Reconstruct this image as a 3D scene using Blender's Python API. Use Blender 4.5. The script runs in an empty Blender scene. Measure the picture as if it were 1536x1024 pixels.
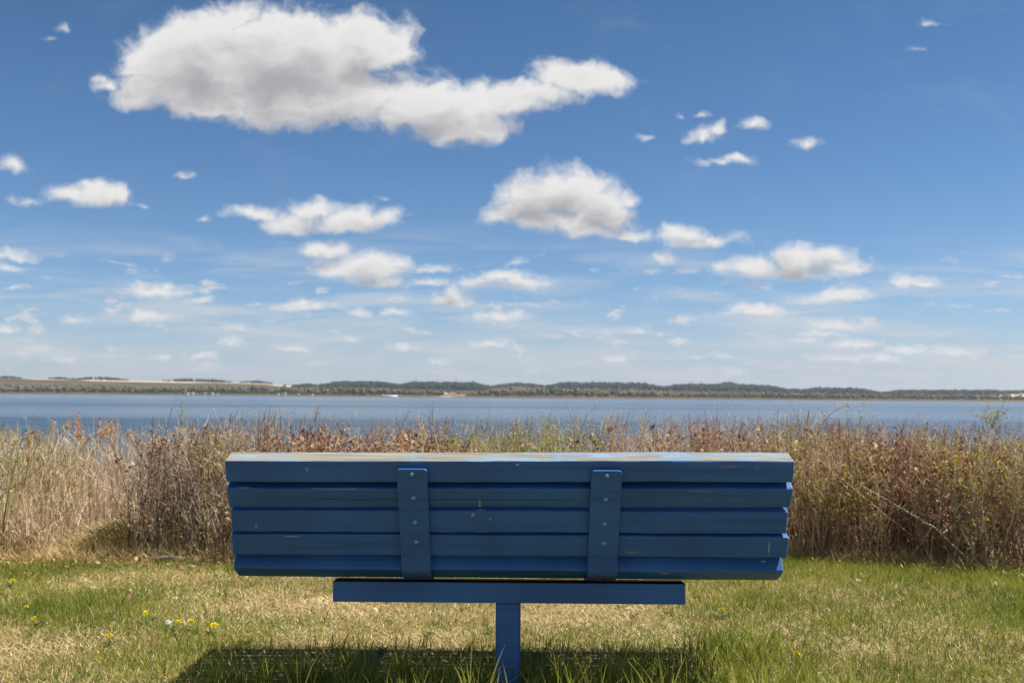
import bpy, bmesh, math, random
import numpy as np
from mathutils import Vector, Matrix
rad = math.radians
scene = bpy.context.scene
COL = scene.collection
rng = np.random.default_rng(7)
random.seed(7)

# ------------------------------------------------------------------ helpers
def tag(o, label=None, cat=None, group=None, kind=None):
    if label: o['label'] = label
    if cat: o['category'] = cat
    if group: o['group'] = group
    if kind: o['kind'] = kind
    return o

def empty(name, loc):
    o = bpy.data.objects.new(name, None)
    o.location = loc
    o.empty_display_size = 0.1
    COL.objects.link(o)
    return o

def link(name, me, mat, parent=None, smooth=False):
    o = bpy.data.objects.new(name, me)
    COL.objects.link(o)
    for m in (mat if isinstance(mat, (list, tuple)) else [mat]):
        me.materials.append(m)
    if parent: o.parent = parent
    if smooth:
        me.polygons.foreach_set('use_smooth', np.ones(len(me.polygons), dtype=bool))
    return o

def mesh_np(name, V, Fc, attrs=None):
    """V (n,3) floats, Fc list of (m,k) int arrays (k = 3 or 4)."""
    if not isinstance(Fc, list): Fc = [Fc]
    me = bpy.data.meshes.new(name)
    me.vertices.add(len(V)); me.vertices.foreach_set('co', np.asarray(V, np.float32).ravel())
    loops = np.concatenate([f.ravel() for f in Fc]).astype(np.int32)
    tot = np.concatenate([np.full(len(f), f.shape[1], np.int32) for f in Fc])
    start = np.concatenate([[0], np.cumsum(tot)[:-1]]).astype(np.int32)
    me.loops.add(len(loops)); me.loops.foreach_set('vertex_index', loops)
    me.polygons.add(len(tot)); me.polygons.foreach_set('loop_start', start)
    try: me.polygons.foreach_set('loop_total', tot)
    except Exception: pass
    for k, a in (attrs or {}).items():
        at = me.attributes.new(k, 'FLOAT', 'POINT'); at.data.foreach_set('value', np.asarray(a, np.float32))
    me.update(calc_edges=True)
    me.validate()
    return me

class Bag:
    """collects vertex / face arrays into one mesh"""
    def __init__(s): s.V, s.F3, s.F4, s.A, s.n = [], [], [], {}, 0
    def add(s, V, F, **attrs):
        F = np.asarray(F)
        (s.F3 if F.shape[1] == 3 else s.F4).append(F + s.n)
        s.V.append(V)
        for k, a in attrs.items(): s.A.setdefault(k, []).append(np.broadcast_to(a, (len(V),)).astype(np.float32))
        s.n += len(V)
    def build(s, name, mat, parent=None, smooth=False):
        F = []
        if s.F3: F.append(np.concatenate(s.F3))
        if s.F4: F.append(np.concatenate(s.F4))
        me = mesh_np(name, np.concatenate(s.V), F, {k: np.concatenate(v) for k, v in s.A.items()})
        return link(name, me, mat, parent, smooth)

def vnoise(x, y, scale, seed=0):
    """smooth value noise in 0..1"""
    r = np.random.default_rng(seed + 1000); T = r.random((64, 64))
    x = np.asarray(x) / scale; y = np.asarray(y) / scale
    xi = np.floor(x).astype(int); yi = np.floor(y).astype(int)
    fx = x - xi; fy = y - yi
    fx = fx * fx * (3 - 2 * fx); fy = fy * fy * (3 - 2 * fy)
    g = lambda a, b: T[a % 64, b % 64]
    return (g(xi, yi) * (1 - fx) * (1 - fy) + g(xi + 1, yi) * fx * (1 - fy) + g(xi, yi + 1) * (1 - fx) * fy + g(xi + 1, yi + 1) * fx * fy)

def fbm(x, y, scale, seed=0, oct=4):
    s = 0; a = 0.5; t = 0
    for i in range(oct):
        s = s + a * vnoise(x, y, scale / 2 ** i, seed + 17 * i); t += a; a *= .5
    return s / t

def sstep(a, b, x):
    t = np.clip((x - a) / (b - a), 0, 1); return t * t * (3 - 2 * t)

def tubes(P, R, sides=3):
    """P (N,K,3) paths, R (N,K) radii -> verts, quads"""
    N, K, _ = P.shape
    T = np.gradient(P, axis=1); T /= np.linalg.norm(T, axis=2, keepdims=True) + 1e-9
    ref = np.where(np.abs(T[..., 2:3]) < 0.9, np.array([0, 0, 1.0]), np.array([1.0, 0, 0]))
    A = np.cross(T, ref); A /= np.linalg.norm(A, axis=2, keepdims=True) + 1e-9
    B = np.cross(T, A)
    ang = np.arange(sides) / sides * 2 * math.pi
    V = P[:, :, None, :] + R[:, :, None, None] * (A[:, :, None, :] * np.cos(ang)[None, None, :, None] + B[:, :, None, :] * np.sin(ang)[None, None, :, None])
    V = V.reshape(-1, 3)
    n = np.arange(N)[:, None, None] * K * sides; k = np.arange(K - 1)[None, :, None] * sides; s = np.arange(sides)[None, None, :]
    s2 = (s + 1) % sides
    Q = np.stack([n + k + s, n + k + s2, n + k + sides + s2, n + k + sides + s], -1).reshape(-1, 4)
    return V, Q

def blades(base, az, lean, L, W, bend, K=3):
    """grass ribbons: base (N,3), azimuth of lean, lean angle at root (rad), length, width, extra bend"""
    N = len(base)
    d = np.stack([np.cos(az), np.sin(az), np.zeros(N)], -1)
    P = [base]; ang = lean.copy()
    for k in range(1, K):
        st = (L / (K - 1))[:, None]
        P.append(P[-1] + st * (d * np.sin(ang)[:, None] + np.array([0, 0, 1.0]) * np.cos(ang)[:, None]))
        ang = ang + bend / (K - 1)
    wz = rng.random(N) * 2 * math.pi
    w = np.stack([np.cos(wz), np.sin(wz), np.zeros(N)], -1) * (W / 2)[:, None]
    V = []
    for k in range(K - 1):
        f = 1 - 0.5 * k / (K - 1)
        V += [P[k] - w * f, P[k] + w * f]
    V.append(P[-1])
    M = len(V); V = np.stack(V, 1).reshape(-1, 3)
    F = []
    for k in range(K - 2):
        a = 2 * k; F += [[a, a + 1, a + 3], [a, a + 3, a + 2]]
    F.append([2 * K - 4, 2 * K - 3, 2 * K - 2])
    F = (np.arange(N)[:, None, None] * M + np.array(F)[None]).reshape(-1, 3)
    return V, F, M

def cards(C, size, asp=0.5, up=None):
    """small bent leaves: 2 triangles folded on the midrib, random orientation"""
    N = len(C)
    a = rng.normal(size=(N, 3)); a /= np.linalg.norm(a, axis=1, keepdims=True)
    if up is not None: a = a * (1 - up) + np.array([0, 0, 1.0]) * up
    b = np.cross(a, rng.normal(size=(N, 3))); b /= np.linalg.norm(b, axis=1, keepdims=True) + 1e-9
    c = np.cross(a, b)
    s = size[:, None]
    tip = C + a * s; l = C + a * s * .5 + b * s * asp * .5 + c * s * .15; r = C + a * s * .5 - b * s * asp * .5 + c * s * .15
    V = np.stack([C, r, tip, l], 1).reshape(-1, 3)
    F = (np.arange(N)[:, None, None] * 4 + np.array([[0, 1, 2], [0, 2, 3]])[None]).reshape(-1, 3)
    return V, F

# ------------------------------------------------------------------ node helpers
class NT:
    def __init__(s, tree): s.t = tree; s.n = tree.nodes; s.l = tree.links
    def new(s, typ, **kw):
        nd = s.n.new(typ)
        for k, v in kw.items(): setattr(nd, k, v)
        return nd
    def put(s, sock, v):
        if v is None: return
        if hasattr(v, 'is_output') or isinstance(v, bpy.types.NodeSocket): s.l.new(v, sock)
        else: sock.default_value = v
    def math(s, op, a, b=None, c=None, clamp=False):
        nd = s.new('ShaderNodeMath', operation=op, use_clamp=clamp)
        for i, v in enumerate((a, b, c)): s.put(nd.inputs[i], v)
        return nd.outputs[0]
    def vec(s, op, a, b=None, c=None):
        nd = s.new('ShaderNodeVectorMath', operation=op)
        for i, v in enumerate((a, b, c)): s.put(nd.inputs[i], v)
        return nd.outputs[1] if op in ('LENGTH', 'DISTANCE', 'DOT_PRODUCT') else nd.outputs[0]
    def noise(s, v=None, scale=5, detail=3, rough=.5, out=0, dist=0):
        nd = s.new('ShaderNodeTexNoise'); s.put(nd.inputs['Vector'], v)
        nd.inputs['Scale'].default_value = scale; nd.inputs['Detail'].default_value = detail
        nd.inputs['Roughness'].default_value = rough; nd.inputs['Distortion'].default_value = dist
        return nd.outputs[out]
    def ramp(s, f, *stops, interp='LINEAR'):
        nd = s.new('ShaderNodeValToRGB'); nd.color_ramp.interpolation = interp
        el = nd.color_ramp.elements
        while len(el) < len(stops): el.new(0.5)
        for e, (p, c) in zip(el, stops):
            e.position = p; e.color = (*c, 1) if len(c) == 3 else c
        s.put(nd.inputs[0], f); return nd.outputs[0]
    def mix(s, f, a, b, blend='MIX'):
        nd = s.new('ShaderNodeMix', data_type='RGBA', blend_type=blend)
        s.put(nd.inputs[0], f)
        for i, v in ((6, a), (7, b)):
            if isinstance(v, tuple) and len(v) == 3: v = (*v, 1)
            s.put(nd.inputs[i], v)
        return nd.outputs[2]
    def step(s, f, a, b, lo=0.0, hi=1.0):
        nd = s.new('ShaderNodeMapRange', interpolation_type='SMOOTHSTEP')
        s.put(nd.inputs[0], f)
        for i, v in enumerate((a, b, lo, hi)): s.put(nd.inputs[i + 1], v)
        return nd.outputs[0]
    def attr(s, name):
        return s.new('ShaderNodeAttribute', attribute_name=name).outputs['Fac']
    def mapping(s, v, scale=(1, 1, 1), loc=(0, 0, 0)):
        nd = s.new('ShaderNodeMapping'); s.put(nd.inputs[0], v)
        nd.inputs['Scale'].default_value = scale; nd.inputs['Location'].default_value = loc
        return nd.outputs[0]
    def bump(s, h, strength=.3, dist=.01, normal=None):
        nd = s.new('ShaderNodeBump'); nd.inputs['Strength'].default_value = strength; nd.inputs['Distance'].default_value = dist
        s.put(nd.inputs['Height'], h)
        if normal is not None: s.put(nd.inputs['Normal'], normal)
        return nd.outputs[0]

def material(name):
    m = bpy.data.materials.new(name); m.use_nodes = True
    t = NT(m.node_tree); b = t.n['Principled BSDF']
    return m, t, b

def leafy(name, stops, attr='var', transl=.35, rough=.6, noise_scale=None):
    """colour picked per blade / twig from a ramp, some light let through"""
    m, t, b = material(name)
    c = t.ramp(t.attr(attr), *stops)
    if noise_scale:
        g = t.new('ShaderNodeNewGeometry')
        n = t.noise(g.outputs['Position'], noise_scale, 2)
        c = t.mix(t.step(n, .35, .65, 0, .35), c, t.mix(1.0, c, (.6, .55, .5), 'MULTIPLY'))
    t.put(b.inputs['Base Color'], c); b.inputs['Roughness'].default_value = rough
    b.inputs['Specular IOR Level'].default_value = .3
    if transl:
        tr = t.new('ShaderNodeBsdfTranslucent'); t.put(tr.inputs[0], c)
        mx = t.new('ShaderNodeMixShader'); mx.inputs[0].default_value = transl
        t.l.new(b.outputs[0], mx.inputs[1]); t.l.new(tr.outputs[0], mx.inputs[2])
        t.l.new(mx.outputs[0], t.n['Material Output'].inputs['Surface'])
    return m

# ------------------------------------------------------------------ camera, sun, sky
SUN_DIR = Vector((0.60, 0.05, 1.0)).normalized()
cam_d = bpy.data.cameras.new('camera'); cam = bpy.data.objects.new('camera', cam_d); COL.objects.link(cam)
cam_d.lens = 35; cam_d.sensor_width = 36; cam_d.clip_start = 0.05; cam_d.clip_end = 20000
cam.matrix_world = Matrix.Translation((0, 0, 1.0)) @ Matrix.Rotation(rad(90 + 3.14), 4, 'X') @ Matrix.Rotation(rad(0.46), 4, 'Z')
cam_d.dof.use_dof = True; cam_d.dof.focus_distance = 3.35; cam_d.dof.aperture_fstop = 5.6
scene.camera = cam
sd = bpy.data.lights.new('sun', 'SUN'); so = bpy.data.objects.new('sun', sd); COL.objects.link(so)
sd.energy = 5.0; sd.angle = rad(0.55); sd.color = (1.0, .955, .88)
so.rotation_euler = SUN_DIR.to_track_quat('Z', 'Y').to_euler()
so.location = (5, 5, 9)
SUN_EL = math.asin(SUN_DIR.z); SUN_AZ = math.atan2(SUN_DIR.x, SUN_DIR.y)
vs = scene.view_settings
vs.view_transform = 'Standard'; vs.look = 'None'; vs.exposure = 0.65; vs.gamma = 1

# clouds: direction (x/y, z/y) of the middle of every billow and its half width and half height, as slopes
CLOUDS = [(-0.321, 0.3367, 0.0804, 0.0549, 0), (-0.2325, 0.3395, 0.1071, 0.0589, 0), (-0.1578, 0.354, 0.0549, 0.0415, 0), (-0.3544, 0.3122, 0.0502, 0.0295, 0), (-0.2996, 0.2988, 0.0737, 0.0281, 0), (-0.2348, 0.2842, 0.0703, 0.0254, 0), 
  (-0.3778, 0.2996, 0.0301, 0.0174, 0), (-0.1977, 0.2997, 0.1205, 0.0375, 0), (-0.0888, 0.2882, 0.0804, 0.0335, 0), (-0.0547, 0.2733, 0.0536, 0.0295, 0), (-0.0074, 0.2998, 0.0569, 0.0228, 0), (0.0279, 0.307, 0.0415, 0.0174, 0), 
  (-0.2851, 0.3155, 0.0636, 0.0228, 0), (0.0639, 0.3211, 0.0536, 0.0221, 0), (0.1047, 0.3249, 0.0228, 0.0114, 0), (-0.4225, 0.3172, 0.0228, 0.008, 0.3), (-0.4122, 0.3117, 0.0241, 0.0134, 0.34), (-0.288, 0.3821, 0.0301, 0.0187, 0), 
  (-0.1237, 0.3522, 0.0301, 0.0241, 0), (-0.3821, 0.3293, 0.0268, 0.0134, 0), (-0.5066, 0.2312, 0.0234, 0.0107, 0.22), (-0.4189, 0.1984, 0.0368, 0.0161, 0), (-0.3953, 0.1999, 0.0147, 0.0147, 0), (-0.4561, 0.2001, 0.0214, 0.0121, 0), 
  (-0.4931, 0.1944, 0.0301, 0.0067, 0.15), (-0.37, 0.192, 0.0121, 0.0054, 0.2), (-0.3397, 0.2216, 0.0201, 0.0033, 0.28), (-0.2024, 0.1865, 0.0281, 0.0121, 0), (-0.1616, 0.1759, 0.0455, 0.0167, 0), (-0.2223, 0.1727, 0.0308, 0.0147, 0), 
  (-0.2631, 0.1826, 0.0281, 0.006, 0), (-0.1313, 0.1782, 0.0161, 0.0134, 0), (-0.3102, 0.1775, 0.01, 0.004, 0.12), (-0.135, 0.2014, 0.008, 0.0033, 0.15), (-0.1868, 0.1465, 0.0254, 0.0114, 0), (-0.144, 0.1279, 0.0442, 0.0147, 0), 
  (-0.1138, 0.1349, 0.0147, 0.008, 0), (-0.1675, 0.125, 0.0268, 0.0094, 0), (-0.0834, 0.1284, 0.0281, 0.006, 0), (-0.0866, 0.1135, 0.0254, 0.006, 0), (-0.1337, 0.1158, 0.0281, 0.008, 0), (-0.0649, 0.0967, 0.0221, 0.0087, 0), 
  (-0.0582, 0.1042, 0.01, 0.008, 0), (-0.0093, 0.1202, 0.0308, 0.0094, 0), (0.0076, 0.1142, 0.0295, 0.008, 0), (-0.0328, 0.1152, 0.0174, 0.008, 0), (0.0074, 0.1372, 0.0221, 0.006, 0.25), (0.0542, 0.2056, 0.0522, 0.0288, 0), 
  (0.0239, 0.1972, 0.0388, 0.0268, 0), (0.0881, 0.1909, 0.0348, 0.0254, 0), (0.1198, 0.1993, 0.0134, 0.0121, 0), (0.0476, 0.177, 0.0703, 0.0167, 0), (0.1118, 0.1652, 0.0228, 0.008, 0), (-0.0064, 0.1806, 0.0241, 0.0147, 0), 
  (0.0814, 0.1684, 0.0348, 0.01, 0), (0.1759, 0.1617, 0.0268, 0.0121, 0), (0.2029, 0.1578, 0.0241, 0.0087, 0), (0.1927, 0.1543, 0.0281, 0.0067, 0), (0.1523, 0.1411, 0.0141, 0.006, 0), (0.2904, 0.1368, 0.0348, 0.0167, 0), 
  (0.316, 0.1424, 0.0241, 0.0121, 0), (0.2432, 0.1297, 0.0375, 0.0134, 0), (0.3361, 0.1324, 0.0281, 0.0067, 0), (0.2836, 0.1266, 0.0549, 0.0094, 0), (0.2296, 0.1153, 0.0402, 0.0054, 0.22), (0.2129, 0.1321, 0.0147, 0.0067, 0.12), 
  (0.3318, 0.1033, 0.0295, 0.0094, 0), (0.317, 0.0998, 0.0295, 0.006, 0), (0.3473, 0.1061, 0.0147, 0.0067, 0), (0.3966, 0.1201, 0.0201, 0.0067, 0), (0.4114, 0.1175, 0.0161, 0.004, 0), (0.2463, 0.0885, 0.0355, 0.0074, 0), 
  (0.2309, 0.091, 0.0174, 0.006, 0), (-0.2072, 0.0882, 0.0295, 0.006, 0), (-0.2106, 0.0922, 0.0147, 0.006, 0), (-0.3554, 0.1025, 0.0308, 0.008, 0), (-0.3475, 0.1073, 0.0114, 0.006, 0), (-0.3148, 0.0927, 0.0187, 0.006, 0.1), 
  (-0.3695, 0.0768, 0.0141, 0.0074, 0), (-0.4405, 0.0728, 0.0121, 0.0047, 0), (-0.51, 0.0642, 0.0127, 0.0054, 0), (-0.5046, 0.1365, 0.0187, 0.0067, 0), (-0.5109, 0.1242, 0.0121, 0.004, 0), (-0.5048, 0.1047, 0.0234, 0.004, 0.2), 
  (-0.4, 0.1319, 0.0187, 0.0027, 0.2), (-0.2198, 0.0464, 0.0174, 0.0054, 0), (-0.2803, 0.0513, 0.0114, 0.0047, 0), (-0.2806, 0.0667, 0.0094, 0.0033, 0), (-0.163, 0.0569, 0.01, 0.0033, 0), (-0.3134, 0.0369, 0.0134, 0.004, 0), 
  (-0.3502, 0.0353, 0.0067, 0.0027, 0), (-0.4506, 0.0325, 0.0121, 0.0033, 0), (-0.1126, 0.0466, 0.0134, 0.0047, 0), (-0.0221, 0.0513, 0.0214, 0.006, 0), (-0.0123, 0.0796, 0.0268, 0.0074, 0), (-0.1131, 0.0829, 0.0154, 0.0054, 0), 
  (-0.1554, 0.0839, 0.0094, 0.004, 0), (-0.0722, 0.0335, 0.0087, 0.0033, 0), (0.1254, 0.0666, 0.0134, 0.0054, 0), (0.1489, 0.0621, 0.0161, 0.004, 0.15), (0.169, 0.0549, 0.0074, 0.0033, 0), (0.3234, 0.0736, 0.0281, 0.0067, 0), 
  (0.2965, 0.0586, 0.0201, 0.004, 0.12), (0.3434, 0.0556, 0.0221, 0.0054, 0), (0.3113, 0.0654, 0.0214, 0.004, 0), (0.3983, 0.05, 0.0167, 0.0054, 0), (0.4452, 0.0477, 0.0201, 0.006, 0), (0.3734, 0.0397, 0.0134, 0.004, 0), 
  (0.3298, 0.0414, 0.0241, 0.0033, 0), (0.2126, 0.0411, 0.0147, 0.0033, 0), (0.1053, 0.0383, 0.0147, 0.0033, 0), (0.1824, 0.0389, 0.0087, 0.0027, 0), (0.193, 0.2629, 0.0254, 0.0114, 0.1), (0.2066, 0.2685, 0.0107, 0.0087, 0), 
  (0.2133, 0.2384, 0.0335, 0.0067, 0.1), (0.2302, 0.2406, 0.0174, 0.0054, 0), (0.2453, 0.2778, 0.0134, 0.0074, 0), (0.2947, 0.2569, 0.0147, 0.0087, 0.12), (0.132, 0.2638, 0.0114, 0.0047, 0.15), (0.1706, 0.2834, 0.0054, 0.0033, 0.12), 
  (0.1876, 0.2856, 0.0054, 0.0033, 0.12), (0.4221, 0.3858, 0.0335, 0.006, 0.4), (0.4115, 0.3614, 0.0161, 0.0047, 0.4), (-0.4651, 0.3702, 0.0228, 0.0121, 0.42), (-0.4784, 0.3597, 0.0094, 0.0054, 0.3), (-0.3397, 0.2216, 0.0228, 0.006, 0.28)]
def make_world():
    w = bpy.data.worlds.new('World'); scene.world = w; w.use_nodes = True
    t = NT(w.node_tree); bg = t.n['Background']
    sky = t.new('ShaderNodeTexSky', sky_type='NISHITA'); sky.sun_disc = False
    sky.sun_elevation = SUN_EL; sky.sun_rotation = SUN_AZ
    sky.altitude = 700; sky.air_density = 1.0; sky.dust_density = .6; sky.ozone_density = 1.4
    d = t.new('ShaderNodeTexCoord').outputs['Generated']
    sp = t.new('ShaderNodeSeparateXYZ'); t.l.new(d, sp.inputs[0])
    X, Y, Z = sp.outputs
    Ys = t.math('MAXIMUM', Y, .03)
    u = t.math('DIVIDE', X, Ys); v = t.math('DIVIDE', Z, Ys)
    cb = t.new('ShaderNodeCombineXYZ'); t.l.new(u, cb.inputs[0]); t.l.new(v, cb.inputs[1])
    uv = cb.outputs[0]
    # clear-sky colour: deeper and bluer overhead, paler towards the horizon
    tint = t.ramp(Z, (0.0, (.84, .94, 1.20)), (.10, (.70, .90, 1.14)), (.22, (.58, .82, 1.05)), (.38, (.47, .74, .94)), (1, (.45, .7, .95)))
    base = t.mix(1.0, sky.outputs[0], tint, 'MULTIPLY')
    # ragged edges: warp, then fractal noise on the distance field
    wn = t.noise(uv, 22, 3, .55, out=1)
    wv = t.vec('MULTIPLY', t.vec('SUBTRACT', wn, (.5, .5, .5)), (.045, .03, 0))
    low = t.step(v, .02, .22, .3, 1.0)
    sc_ = t.new('ShaderNodeVectorMath', operation='SCALE'); t.l.new(wv, sc_.inputs[0]); t.l.new(low, sc_.inputs[3])
    p = t.vec('ADD', uv, sc_.outputs[0])
    fine = t.noise(p, 34, 9, .61)
    def field(p, blobs):
        acc = None
        for (cx, cy, rx, ry, off) in blobs:
            q = t.vec('MULTIPLY_ADD', p, (1 / rx, 1 / ry, 0), (-cx / rx, -cy / ry, 0))
            q = t.vec('MULTIPLY_ADD', t.vec('MINIMUM', q, (9e3, 0, 0)), (0, .45, 0), q)
            s = (ry / .0268) ** .6
            f = t.math('MULTIPLY_ADD', t.vec('LENGTH', q), -s, s - (off * 1.05 + .02 if off else 0))
            acc = f if acc is None else t.math('SMOOTH_MAX', acc, f, .12)
        return acc
    Fd = field(p, CLOUDS)
    amp = t.step(v, .03, .3, .75, 1.55)
    G = t.math('MULTIPLY_ADD', t.math('SUBTRACT', fine, .5), amp, Fd)
    G = t.math('MULTIPLY_ADD', t.math('SUBTRACT', t.noise(uv, 13, 2, .5), .5), .45, G)
    G = t.math('MULTIPLY_ADD', t.math('SUBTRACT', t.noise(t.mapping(p, (1, 1.6, 1)), 105, 4, .6), .5), t.step(v, .04, .22, 1.0, 0), G)
    alpha = t.step(G, -.24, .46)
    front = t.step(Y, .05, .15)
    alpha = t.math('MULTIPLY', alpha, front)
    # thickness towards the sun makes the grey bellies
    big = [c for c in CLOUDS if c[3] >= .0072]
    sh = t.new('ShaderNodeCombineXYZ'); sh.inputs[0].default_value = .004; t.l.new(t.math('MULTIPLY_ADD', v, .075, .004), sh.inputs[1])
    pu = t.vec('ADD', p, sh.outputs[0])
    F2 = field(pu, big)
    F2 = t.math('MULTIPLY_ADD', t.math('SUBTRACT', t.noise(t.mapping(p, (1, 1.7, 1)), 21, 6, .58), .5), 1.9, F2)
    belly = t.step(F2, -.35, t.math('MULTIPLY_ADD', v, 3.6, .42))
    belly2 = t.step(t.math('SUBTRACT', G, 0), .3, 1.3, 0, .2)
    belly = t.math('MAXIMUM', belly, belly2)
    ccol = t.mix(belly, (8.7, 8.6, 8.5), (4.2, 4.2, 4.45))
    far = t.step(Z, .0, .14, .42, 0)                       # distant clouds sink into the bright air at the horizon
    ccol = t.mix(far, ccol, (6.6, 6.9, 7.3))
    # thin high streaks
    sv = t.mapping(uv, (5, 42, 1))
    st = t.noise(sv, 1.0, 5, .55, dist=.4)
    band = t.math('MULTIPLY', t.step(v, .0, .05), t.step(v, .09, .19, 1, 0))
    streak = t.math('MULTIPLY', t.math('MULTIPLY', t.step(st, .42, .70), band), .72)
    haze = t.step(v, -.02, .13, .50, 0)
    wisp = t.noise(t.mapping(uv, (7, 15, 1)), 1.0, 6, .6, dist=.6)
    wispm = t.math('MULTIPLY', t.step(wisp, .52, .85), t.math('MULTIPLY', t.step(v, .16, .3), .22))
    c = t.mix(t.math('MULTIPLY', haze, front), base, (5.3, 5.8, 6.9))
    c = t.mix(t.math('MULTIPLY', streak, front), c, (6.6, 6.9, 7.3))
    c = t.mix(t.math('MULTIPLY', wispm, front), c, (4.5, 5.2, 6.4))
    # scattered small fair-weather puffs low over the horizon
    pn = t.noise(t.mapping(p, (24, 62, 1), (3.1, 1.7, 0)), 1.0, 6, .58)
    pb = t.math('MULTIPLY', t.step(v, .012, .03), t.step(v, .09, .17, 1, 0))
    puff = t.math('MULTIPLY', t.math('MULTIPLY', t.step(pn, .565, .68), pb), .85)
    c = t.mix(t.math('MULTIPLY', puff, front), c, (7.0, 7.1, 7.4))
    # a thin sheet of cloud just above the far shore
    ln = t.noise(t.mapping(p, (9, 70, 1), (.6, 0, 0)), 1.0, 6, .6)
    lb = t.math('MULTIPLY', t.step(v, .004, .02), t.step(v, .035, .07, 1, 0))
    lay = t.math('MULTIPLY', t.math('MULTIPLY', t.step(ln, .42, .62), lb), t.step(u, -.5, .35, .35, .85))
    c = t.mix(t.math('MULTIPLY', lay, front), c, (6.2, 6.4, 6.9))
    c = t.mix(alpha, c, ccol)
    # greyer sky added behind the viewer to make the bench light less blue
    c = t.mix(t.step(Y, .0, -.5, 0, .42), c, (3.6, 3.9, 4.3))
    t.put(bg.inputs[0], c); bg.inputs[1].default_value = .0615
    w.cycles.sampling_method = 'MANUAL'; w.cycles.sample_map_resolution = 512
make_world()

# ------------------------------------------------------------------ bench
def blue_paint(name, wood=True, worn=0.0):
    m, t, b = material(name)
    g = t.new('ShaderNodeNewGeometry'); P = g.outputs['Position']
    st = t.mapping(P, (1.2, 40, 40))
    n1 = t.noise(st, 1.0, 4, .6); n2 = t.noise(P, 3.0, 3); n3 = t.noise(P, 60, 3)
    c = t.mix(t.step(n2, .34, .66), (.018, .102, .295), (.028, .138, .370))
    c = t.mix(t.step(n1, .46, .72, 0, .8), c, (.015, .078, .235))
    if wood:
        # chips down to the timber, short and along the grain
        ch = t.noise(t.mapping(P, (9, 42, 42)), 1.0, 5, .7)
        spots = t.noise(P, 3.1, 2)
        k = t.math('MULTIPLY', t.step(ch, .655, .70), t.step(spots, .52, .62))
        c = t.mix(k, c, (.22, .21, .19))
        k2 = t.step(t.noise(t.mapping(P, (60, 60, 60)), 1.0, 2), .765, .79)
        c = t.mix(t.math('MULTIPLY', k2, t.step(spots, .5, .6)), c, (.22, .26, .30))
    if wood:
        spx = t.new('ShaderNodeSeparateXYZ'); t.l.new(P, spx.inputs[0])
        wob = t.math('MULTIPLY', t.math('SUBTRACT', t.noise(t.mapping(P, (5, 0, 0)), 1.0, 4), .5), .010)
        zc = t.math('ABSOLUTE', t.math('ADD', t.math('SUBTRACT', spx.outputs[2], t.math('MULTIPLY_ADD', spx.outputs[0], .004, .664)), wob))
        rg = t.math('MULTIPLY', t.step(spx.outputs[0], -.72, -.60), t.step(spx.outputs[0], .12, .24, 1, 0))
        crack = t.math('MULTIPLY', t.step(zc, .0006, .0020, 1, 0), t.math('MULTIPLY', rg, t.step(spx.outputs[1], 3.2, 3.21)))
        c = t.mix(crack, c, (.006, .010, .018))
        # droppings, scrapes and chips at their own places on the back: x, z, half width, half height, colour
        wn = t.noise(P, 90, 4, .7)
        for cx, cz, rx, rz, col in ((-.101, .648, .004, .020, (.26, .27, .26)), (-.096, .628, .020, .003, (.34, .32, .27)), (-.122, .612, .007, .007, (.30, .31, .18)), (-.066, .598, .004, .006, (.26, .26, .22)),
                                    (-.085, .552, .030, .004, (.22, .23, .23)), (-.125, .550, .008, .003, (.22, .22, .2)), (-.655, .762, .007, .010, (.24, .25, .26)), (-.835, .566, .006, .012, (.22, .19, .17)), (-.690, .629, .014, .004, (.18, .14, .12)),
                                    (-.62, .470, .05, .004, (.16, .11, .08)), (-.72, .533, .035, .003, (.26, .27, .27)), (-.355, .662, .010, .008, (.16, .12, .10)), (.855, .505, .004, .030, (.20, .30, .42)), (.848, .455, .012, .004, (.34, .36, .36)), (.40, .487, .030, .003, (.24, .20, .16)), (.52, .412, .022, .006, (.20, .28, .36)), (-.55, .697, .12, .003, (.20, .24, .28)), (-.86, .698, .03, .004, (.26, .25, .22)), (.02, .782, .008, .004, (.40, .42, .42)), (.62, .699, .06, .003, (.10, .17, .26))):
            q = t.vec('MULTIPLY', t.vec('SUBTRACT', P, (cx, 3.25, cz)), (1 / rx, 0, 1 / rz))
            k3 = t.step(t.math('ADD', t.vec('LENGTH', q), t.math('MULTIPLY', wn, 2.6)), 1.85, 2.15, 1, 0)
            c = t.mix(k3, c, col)
    if not wood:
        # rust and dirt where the straps bend under the lowest slat
        sz = t.new('ShaderNodeSeparateXYZ'); t.l.new(P, sz.inputs[0])
        lowz = t.math('MULTIPLY', t.step(sz.outputs[2], .398, .425, 1, 0), t.step(sz.outputs[2], .372, .376))
        ru = t.step(t.noise(t.mapping(P, (30, 30, 50)), 1.0, 5, .7), .44, .60)
        c = t.mix(t.math('MULTIPLY', lowz, ru), c, (.085, .045, .026))
    hgt = t.math('ADD', t.math('MULTIPLY', n1, 1.0), t.math('MULTIPLY', n3, .25))
    t.put(b.inputs['Base Color'], c)
    t.put(b.inputs['Roughness'], t.step(n2, .3, .7, .42, .58))
    b.inputs['Specular IOR Level'].default_value = .45
    t.put(b.inputs['Normal'], t.bump(hgt, .35 if wood else .12, .003))
    return m

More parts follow.
